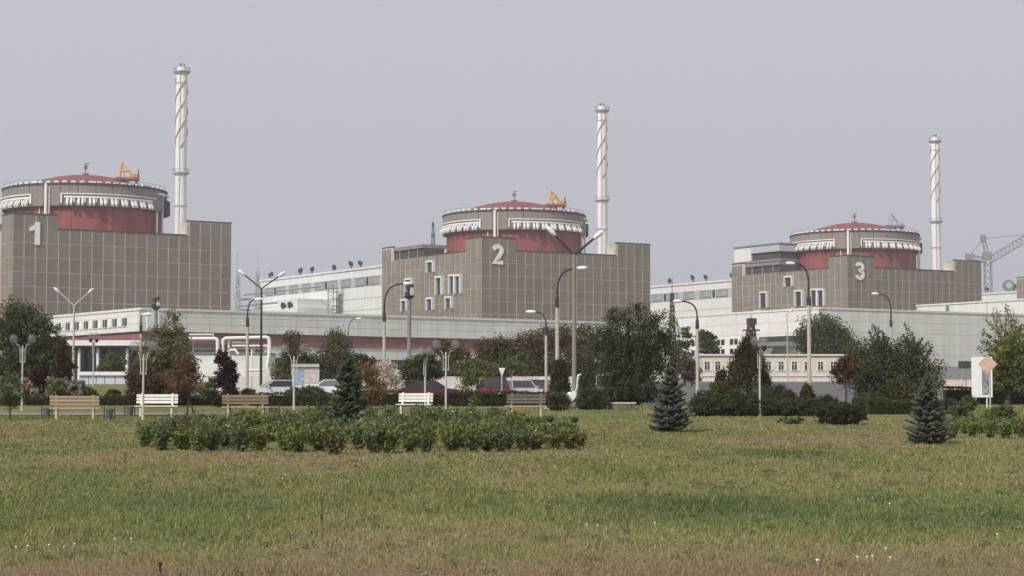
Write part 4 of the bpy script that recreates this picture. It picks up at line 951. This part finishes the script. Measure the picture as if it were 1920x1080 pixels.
bench(462, 783, 90, R(178), 'weathered brown park bench beside the purple columnar tree', WOODB, WOODT, WOODT)
bench(777, 776, 68, R(-8), 'white park bench in front of the white-blossomed bush', WOODW, WOODW, WOODW)
bench(985, 780, 76, R(187), 'grey-brown park bench with pale seat edge before the parked cars', WOODG, WOODT, WOODT)
def slab_bench():
    g = G(1166, 91); t = thing('low_bench', 'low backless pale bench under the willow', 'bench', g, R(3), 'slatted park benches')
    for k in range(3): MB().box(-.62, .62, -.2+k*.14, -.08+k*.14, .28, .33).build('seat_slat', WOODW, t)
    for s in (-1, 1): MB().box(s*.5-.08, s*.5+.08, -.18, .2, 0, .28).build('leg', BINC, t)
slab_bench()
def bin_(px, base_py, label):
    Y = 7562/(base_py-684.6); g = G(px, Y); t = thing('litter_bin', label, 'litter bin', g, R(10), 'litter bins by the benches')
    MB().lathe([(.0, .03), (.11, .03), (.15, .38), (.13, .38), (.1, .06)], 12).build('bucket', BINC, t)
    for s in (-1, 1): MB().tube([(s*.19, 0, -.05), (s*.19, 0, .46)], .022, 6).build('post', DARK, t)
    MB().tube([(-.19, 0, .33), (.19, 0, .33)], .012, 5).build('pivot', DARK, t)
bin_(205, 785, 'dark concrete litter bin right of the tan bench'); bin_(243, 781, 'dark litter bin left of the cream bench'); bin_(514, 783, 'dark litter bin right of the weathered brown bench'); bin_(736, 776, 'grey litter bin left of the white bench'); bin_(88, 783, 'dark litter bin left of the tan bench')

# ------------------------------------------------------------------ cars
def car(px, Y, rot, paint, label, tall=0., L=4.2, W=1.72):
    g = G(px, Y); t = thing('parked_car', label, 'car', g, rot, 'cars parked behind the hedge'); h = 1.42+tall; w = W/2
    st = [(-L/2, .42, .62, .80), (-L/2+.12, .30, .84, .95), (-L*.30, .24, .92, 1.), (-L*.12, .24, .96, 1.), (L*.15, .24, .97, 1.), (L*.36, .24, .98, 1.), (L/2-.08, .28, .92, .96), (L/2, .42, .72, .86)]
    m = MB(); n = 6
    for (x, z0, z1, f) in st:
        ww = w*f; m.v += [(x, -ww*.92, z0), (x, -ww, (z0+z1)/2), (x, -ww*.95, z1), (x, ww*.95, z1), (x, ww, (z0+z1)/2), (x, ww*.92, z0)]
    for i in range(len(st)-1):
        for q in range(n): m.f.append((i*n+q, i*n+(q+1) % n, (i+1)*n+(q+1) % n, (i+1)*n+q))
    m.f.append(tuple(range(n))); m.f.append(tuple(len(m.v)-n+q for q in range(n))[::-1])
    body = m.build('body', paint, t, smooth=False)
    xs = [(-L*.27, .93), (-L*.10, h-.03), (L*.24, h-.02), (L*.44 if tall else L*.40, .96)]
    gl = MB(); 
    for (x, z) in xs: ww = w*(.93 if z < 1.1 else .76); gl.v += [(x, -ww, z), (x, ww, z)]
    gl.f += [(0, 2, 3, 1), (2, 4, 5, 3), (4, 6, 7, 5), (0, 6, 4, 2), (1, 3, 5, 7), (0, 1, 7, 6)]; gl.build('cabin_glass', GLASS, t)
    MB().box(-L*.11, L*.25, -w*.77, w*.77, h-.04, h+.02).build('roof', paint, t)
    for s in (-1, 1):
        for (a, b_) in ((0, 1), (2, 3)):
            p0, p1 = xs[a], xs[b_]; MB().tube([(p0[0], s*w*(.93 if p0[1] < 1.1 else .76), p0[1]), (p1[0], s*w*(.93 if p1[1] < 1.1 else .76), p1[1])], .035, 5).build('pillar', paint, t)
        MB().cbox(-L/2+.05, s*w*.62, .68, .14, .34, .14).build('headlight', WHITE, t); MB().cbox(L/2-.03, s*w*.72, .78, .1, .24, .2).build('tail_light', TAIL, t)
        MB().cbox(-L*.2, s*(w+.09), 1.0, .1, .18, .13).build('mirror', paint, t)
        for x in (-L*.31, L*.30):
            wh = MB().tube([(x, s*(w-.2), .31), (x, s*(w+.01), .31)], .31, 16).build('wheel', TYRE, t); MB().tube([(x, s*w, .31), (x, s*(w+.022), .31)], .19, 12).build('rim', PALEM, wh)
    MB().cbox(L/2+.005, 0, .58, .03, .52, .12).build('number_plate', WHITE, t)
TAIL = M('tail_lens', (.3, .02, .02), .3, .1, 4)
car(924, 134, R(-80), Mcar('red_car_paint', (.13, .016, .02)), 'tall red parked van seen end-on behind the hedge', .25)
car(975, 136, R(105), Mcar('silver_car_paint', (.42, .41, .42)), 'silver parked car with dark windows behind the grey bench')
car(1008, 140, R(80), Mcar('maroon_car_paint', (.14, .03, .03)), 'maroon parked car beside the slim cream street lamp')
car(800, 134, R(200), Mcar('dark_red_car_paint', (.09, .015, .02)), 'dark red parked car behind the white bench')
car(520, 138, R(20), Mcar('white_car_paint', (.62, .62, .62)), 'white parked car behind the blue-white notice board')
car(640, 141, R(165), Mcar('white_car_paint_two', (.6, .6, .6)), 'white parked car beside the tall slender spruce'); car(1135, 142, R(95), Mcar('pale_van_paint', (.58, .48, .48)), 'pale pink-white parked van half hidden by the willow', .35)

# ------------------------------------------------------------------ boards and signs
def notice_board():
    g = G(573, 112); k = 112/F; t = thing('notice_board', 'blue and white outdoor notice board with overhanging top bar', 'notice board', g, R(4)); z = lambda py: P(573, py, 112)[2]-g[2]
    w = 25*k; 
    for s in (-1, 1): MB().tube([(s*w*.9, 0, -.1), (s*w*.9, 0, z(684))], .035, 8).build('leg', POSTW, t)
    MB().box(-w, w, -.04, .04, z(728), z(690)).build('panel', WHITE, t)
    MB().box(-w+.04, -w*.1, -.055, -.041, z(722), z(693)).build('blue_print', BLUEP, t); MB().box(-w*.06, w-.04, -.055, -.041, z(719), z(694)).build('pink_print', PINKP, t)
    MB().box(-w*1.05, w*1.0, -.16, .12, z(688.5), z(682.5)).build('top_bar', PALEM, t)
notice_board()
def light_board():
    g = G(1842, 93.5); k = 93.5/F; t = thing('info_board', 'white upright information board with grey poster on two legs', 'information board', g, R(-16)); z = lambda py: P(1842, py, 93.5)[2]-g[2]; w = 19*k
    MB().box(-w, w, -.09, .09, z(745), z(669)).build('cabinet', WHITE, t); MB().box(w*.0, w*.82, -.105, -.091, z(740), z(685)).build('poster', GREYP, t)
    MB().box(-w*.9, -w*.1, -.1, -.091, z(740), z(674)).build('blank_face', WHITE, t)
    for x in (-w*.62, w*.45): MB().tube([(x, 0, -.1), (x, 0, z(744))], .035, 8).build('leg', WHITE, t)
light_board()
def sign_diamond():
    g = G(1857, 92); t = thing('diamond_road_sign', 'faded beige diamond road sign on a white post in front of the information board', 'road sign', g, R(-8)); z = P(1853, 683, 92)[2]-g[2]; r = 18*92/F
    MB().tube([(0, 0, -.1), (0, 0, z)], .035, 8).build('post', POSTW, t); MB().prism([(-r-.1, z), (-.1, z-r), (r-.1, z), (-.1, z+r)], 'y', -.06, -.04).build('plate', DIAM, t)
sign_diamond()
def sign_dark():
    g = G(1812, 112); t = thing('dark_road_sign', 'small dark rectangular road sign left of the information board', 'road sign', g, 0); z = lambda py: P(1812, py, 112)[2]-g[2]; k = 112/F
    MB().tube([(0, .05, -.1), (0, .05, z(676))], .03, 8).build('post', GREYM, t); MB().box(-14*k, 16*k, 0, .03, z(691), z(677)).build('plate', M('sign_dark_face', (.05, .075, .07), .5, .3, 6), t)
sign_dark()
def sign_triangle(px, Y, py, label):
    g = G(px, Y); t = thing('triangle_road_sign', label, 'road sign', g, R(5), 'downward triangle road signs'); z = P(px, py, Y)[2]-g[2]
    MB().tube([(0, .03, -.1), (0, .03, z+.1)], .028, 8).build('post', POSTW, t); MB().prism([(-.17, z+.2), (.17, z+.2), (.0, z-.25)], 'y', -.02, 0).build('plate', WHITE, t)
sign_triangle(941, 104, 697, 'white downward-pointing triangle sign in front of the red van')

# ------------------------------------------------------------------ white bird sculpture in a stone ring
def bird():
    g = G(1072, 92); k = 92/F; z = lambda py: P(1072, py, 92)[2]-g[2]; t = thing('bird_sculpture', 'white long-necked bird garden sculpture on a small mound', 'sculpture', (g[0], g[1], g[2]), 0); X = lambda px: (px-1072)*k
    m = MB(); c = np.array([X(1071), 0, z(745)])
    m.tube([c+[-.20, 0, -.10], c+[-.14, 0, -.04], c, c+[.13, 0, .08], c+[.2, 0, .16]], [.04, .2, .27, .2, .1], 12); m.build('body', WHITE, t, smooth=True)
    for s in (-1, 1): MB().prism([(-.05, -.2), (.18, -.12), (.26, .22), (.1, .3), (-.1, .12)], 'y', s*.22, s*.27).build('wing', WHITE, t, loc=(c[0]-.02, 0, c[2]))
    MB().tube([c+[.16, 0, .12], (X(1081), 0, z(728)), (X(1082.5), 0, z(714)), (X(1084), 0, z(707))], [.05, .03, .026, .035], 10).build('neck', WHITE, t, smooth=True)
    MB().tube([(X(1083), 0, z(708)), (X(1085), 0, z(704)), (X(1090), 0, z(701.5))], [.035, .06, .02], 10).build('head', WHITE, t, smooth=True)
    for s in (-1, 1): MB().tube([(c[0]+.03, s*.08, c[2]-.2), (c[0]+.03, s*.08, .1)], .025, 6).build('leg', GREYM, t)
    for x in (-.22, .38): MB().lathe([(.0, .24), (.1, .22), (.13, .14), (.12, 0)], 10, cx=x).build('foot_stone', WHITE, t)
    md = thing('flower_mound', 'low planted mound ringed with pale stones under the bird sculpture', 'flower bed', (g[0], g[1], g[2]-.03), 0)
    MB().lathe([(1.15, 0), (.9, .08), (.5, .13), (0, .15)], 20).build('soil', M('bed_soil', (.06, .055, .04), .95, .3, 6), md, smooth=True)
    st = MB().lathe([(0, .12), (.06, .11), (.09, .05), (.085, -.02)], 8).mesh('edge_stone', SLABC)
    for q in range(14): a = q*6.283/14; inst('edge_stone', st, md, (1.15*math.cos(a), 1.0*math.sin(a), 0), q)
bird()

# ------------------------------------------------------------------ low buildings and walls between park and plant
def slab_wall(x0, x1, Y, top, label, n, mat=None):
    a, b = G(x0, Y), G(x1, Y); L = b[0]-a[0]; t = thing('boundary_wall', label, 'wall', (a[0], Y, a[2]), 0); h = P((x0+x1)/2, top, Y)[2]-a[2]; w = L/n
    me = MB().box(.02, w-.08, -.06, .06, -.1, h).mesh('panel', mat or SLABC); po = MB().box(-.08, .02, -.1, .1, -.1, h+.05).mesh('post', SLABC)
    for k in range(n): inst('panel', me, t, (k*w, 0, 0)); inst('post', po, t, (k*w, 0, 0))
slab_wall(395, 1160, 172, 706, 'long pale concrete panel wall behind the parked cars', 20)
slab_wall(1772, 1960, 165, 712, 'beige concrete panel wall behind the tall dark hedge', 6, CREAM)
def cream_house():
    Y = 262; a = G(1318, Y); t = thing('cream_house', 'cream one-storey flat-roofed building with white-framed windows', 'building', (a[0], Y, a[2]), R(1)); k = Y/F; X = lambda px: (px-1318)*k; z = lambda py: P(1450, py, Y)[2]-a[2]
    W = X(1588); MB().box(0, W, 0, 9, -.2, z(667)).build('wall', CREAM, t); MB().box(-.2, W+.2, -.25, 9.2, z(667)+.01, z(664)).build('roof_edge', WCLAD, t); MB().box(-.05, W+.05, -.12, 0, -.2, z(704)).build('plinth', SLABC, t)
    MB().box(-.06, W+.06, -.16, -.121, z(707), z(705.5)).build('plinth_band', GREYM, t)
    for px in (1326, 1346, 1372, 1441, 1465, 1490, 1514, 1539, 1563):
        x = X(px); wd = 5.4*k; w = MB().box(x-wd, x+wd, -.03, .02, z(694), z(678)).build('window', GLASS, t); f = MB()
        for s in (-1, 1): f.box(x+s*wd-.05, x+s*wd+.05, -.07, -.001, z(694), z(678))
        f.box(x-wd, x+wd, -.07, -.001, z(678), z(677)); f.box(x-wd-.1, x+wd+.1, -.12, -.001, z(695), z(694)); f.box(x-.03, x+.03, -.06, -.031, z(694), z(678)); f.box(x-wd, x+wd, -.06, -.031, z(683.3), z(682.7)); f.build('frame', WHITE, w)
        MB().box(x+wd+.12, x+wd+.3, -.04, -.001, z(694), z(678)).build('curtain_panel', WHITE, w)
cream_house()
def shed():
    Y = 215; a = G(150, Y); k = Y/F; X = lambda px: (px-150)*k; z = lambda py: P(190, py, Y)[2]-a[2]
    t = thing('blue_white_shed', 'low blue-white flat-roofed shed under the trees', 'shed', (a[0], Y, a[2]), 0)
    MB().box(0, X(236), 0, 4, -.2, z(704)).build('wall', M('bluish_white', (.52, .56, .64), .7, .06, 1), t); MB().box(-.2, X(238), -.25, 4.2, z(703.8), z(697)).build('roof_slab', WHITE, t)
    for px in (166, 180, 196, 215): MB().box(X(px)-.03, X(px)+.03, -.04, -.001, 0, z(704.5)).build('seam', GREYM, t)
    Y2 = 262; a = G(130, Y2); k2 = Y2/F; X2 = lambda px: (px-130)*k2; z2 = lambda py: P(190, py, Y2)[2]-a[2]
    t = thing('entrance_canopy', 'long white flat entrance canopy on columns beside the olive tree', 'canopy', (a[0], Y2, a[2]), 0)
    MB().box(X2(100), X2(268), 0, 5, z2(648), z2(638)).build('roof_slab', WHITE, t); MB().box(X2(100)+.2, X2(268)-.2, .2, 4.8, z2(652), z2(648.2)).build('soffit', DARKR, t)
    for px in (145, 180, 235): MB().tube([(X2(px), 1, -.1), (X2(px), 1, z2(651))], .2, 10).build('column', WHITE, t)
    MB().box(X2(104), X2(262), 3, 4.5, -.1, z2(652.2)).build('canopy_shade', GLASS, t)  # dark block added to stand for the shade beneath the canopy
shed()
def pipe_rack():
    Y = 290; a = G(360, Y); k = Y/F; X = lambda px: (px-360)*k; z = lambda py: P(430, py, Y)[2]-a[2]
    t = thing('pipe_loop', 'white overhead heating pipes bent in square loops on steel posts', 'pipes', (a[0], Y, a[2]), 0)
    def pipe(pts, r, y): MB().tube([(X(p), y, z(q)) for p, q in pts], r, 10).build('pipe', WHITE, t, smooth=False)
    pipe([(352, 635), (403, 635), (406.5, 637), (407.5, 641), (407.5, 718)], .26, 0); pipe([(416, 718), (416, 641), (417, 637), (421, 634), (498, 632), (502, 634), (503.5, 639), (503.5, 660), (500, 690)], .26, .6)
    pipe([(352, 627), (398, 627), (398, 634)], .12, .9); pipe([(426, 637), (426, 690)], .22, 1.2); pipe([(432, 648), (500, 648)], .16, 1.2); pipe([(432, 642), (462, 642)], .14, 1.5); pipe([(471, 655), (471, 690)], .12, .4); pipe([(464, 694), (495, 694)], .18, .4)
    pipe([(430, 657), (440, 656), (446, 664)], .2, .2)
    for px in (360, 462, 488): MB().box(X(px)-.1, X(px)+.1, .9, 1.1, -.1, z(632)).build('rack_post', GREYM, t)
    MB().box(X(352), X(505), .85, 1.15, z(654), z(652)).build('rack_beam', GREYM, t)
    Y = 300; a = G(360, Y); k = Y/F; X = lambda px: (px-360)*k; z = lambda py: P(430, py, Y)[2]-a[2]
    t = thing('service_building', 'low grey-white service building behind the white heating pipes', 'building', (a[0], Y, a[2]), 0)
    MB().box(X(350), X(505), 0, 7, -.1, z(664)).build('wall', WCLAD, t); MB().box(X(348), X(507), -.2, 7.2, z(664)+.01, z(661)).build('roof_edge', GREYM, t)
    for (x0, x1, y0, y1) in ((374, 404, 705, 680), (450, 462, 706, 680)): MB().box(X(x0), X(x1), -.08, .02, z(y0), z(y1)).build('pale_panel', WHITE, t)
    for (x0, x1, y0, y1) in ((352, 404, 661, 645), (430, 465, 664, 650)): MB().box(X(x0), X(x1), 1, 3, z(y0), z(y1)).build('roof_machine', DARKR, t)
pipe_rack()
def red_tower():
    Y = 320; b = G(1409, Y); h = P(1409, 590, Y)[2]-b[2]; t = lattice_mast((b[0], b[1], b[2]), h*.86, 2.6, 'dark red-brown steel scaffold tower above the big conical thuja', M('rust_steel', (.10, .062, .065), .8, .2, 2), cat='tower', name='scaffold_tower', seg=7)
    for f in (.55, .72, .9): MB().box(-1.3*(1.15-f*.4), 1.3*(1.15-f*.4), -1, 1, h*.86*f, h*.86*f+.22).build('deck', DARKR, t)
    MB().box(-.55, .75, -.5, .5, h*.3, h*.68).build('tank', M('rust_tank', (.11, .07, .075), .8, .2, 1), t); MB().box(-.5, .7, -.6, .6, h*.86, h*.95).build('head_cabin', DARKR, t)
red_tower()
b = G(1261, 330); lattice_mast(b, P(1261, 550, 330)[2]-b[2], 1.3, 'thin dark aerial mast rising behind the willow', DARK, cat='mast', name='aerial_mast', seg=9)

# ------------------------------------------------------------------ weeds and wild flowers on the lawn
def weed(px, base_py, top_py, label, c1, c2, brown=False):
    Y = 7562/(base_py-684.6); g = G(px, Y); h = (base_py-top_py)*Y/F; t = thing('weed_stalk', label, 'weed', g, 0)
    MB().tube([(0, 0, -.02), (.01, 0, h*.5), (.0, 0, h)], [.006, .005, .003], 5).build('stalk', BARKP if brown else M('weed_green', (.06, .08, .03), .8, .1, 5), t)
    n = 60; f = rng.random(n)**.7; A_ = np.stack([rng.normal(size=n)*.007, rng.normal(size=n)*.007, h*(.3+.7*f)], -1)
    inst('leaves', leaf_mesh('leaves', A_, .013, tint(c1, c2, rng.random(n))), t)
weed(603, 1004, 928, 'slender upright green weed standing alone on the near lawn', MG1, MG2); weed(1211, 962, 893, 'dry brown weed stalk at the edge of the dark grass patch', BR1, BR2, True); weed(235, 876, 848, 'small dry weed left of the rose bed', OL1, OL2, True); weed(1133, 836, 806, 'thin weed right of the rose bed', MG1, MG2)
weed(300, 1075, 1050, 'short brown dry stalk at the near edge of the lawn', BR1, BR2, True)
wf = M('wild_flower_white', (.8, .79, .74), .7, .05, 9)
wfm = MB().lathe([(0, .075), (.012, .08), (.017, .07), (.012, .06), (0, .055)], 8).tube([(0, 0, -.01), (0, 0, .06)], .002, 4).mesh('wild_flower', wf)
for k, (px, py) in enumerate(((1533, 1062), (1608, 1053), (1626, 1053), (1636, 1051), (1661, 1036), (1669, 1054), (1668, 948), (1870, 1008), (30, 1030), (52, 1028), (92, 1026), (120, 1030), (140, 1024), (215, 1014), (246, 1014), (530, 902), (535, 895), (1100, 988), (1120, 990), (1228, 985), (590, 857), (1802, 912))):
    Y = 7562/(py-684.6); g = G(px, Y); o = tag(inst('wild_flower', wfm, None, g), 'tiny white wild flower head in the lawn grass', 'flower', 'white wild flowers in the lawn'); o.scale = (.75, .75, .8) if k else (1.2, 1.2, 1.)

# ------------------------------------------------------------------ haze
hz = MB().box(-760, 760, -70, 1560, -3, 135).mesh('haze', bpy.data.materials.new('haze_air')); hm = hz.materials[0]; hm.use_nodes = True; n = hm.node_tree
n.nodes.remove(n.nodes['Principled BSDF']); pv = n.nodes.new('ShaderNodeVolumePrincipled'); pv.inputs['Color'].default_value = (.93, .93, .97, 1); pv.inputs['Density'].default_value = .00022; pv.inputs['Anisotropy'].default_value = .2
n.links.new(pv.outputs[0], n.nodes['Material Output'].inputs['Volume'])
tag(inst('haze', hz), 'thin pale summer haze over the whole site', 'haze', kind='stuff')
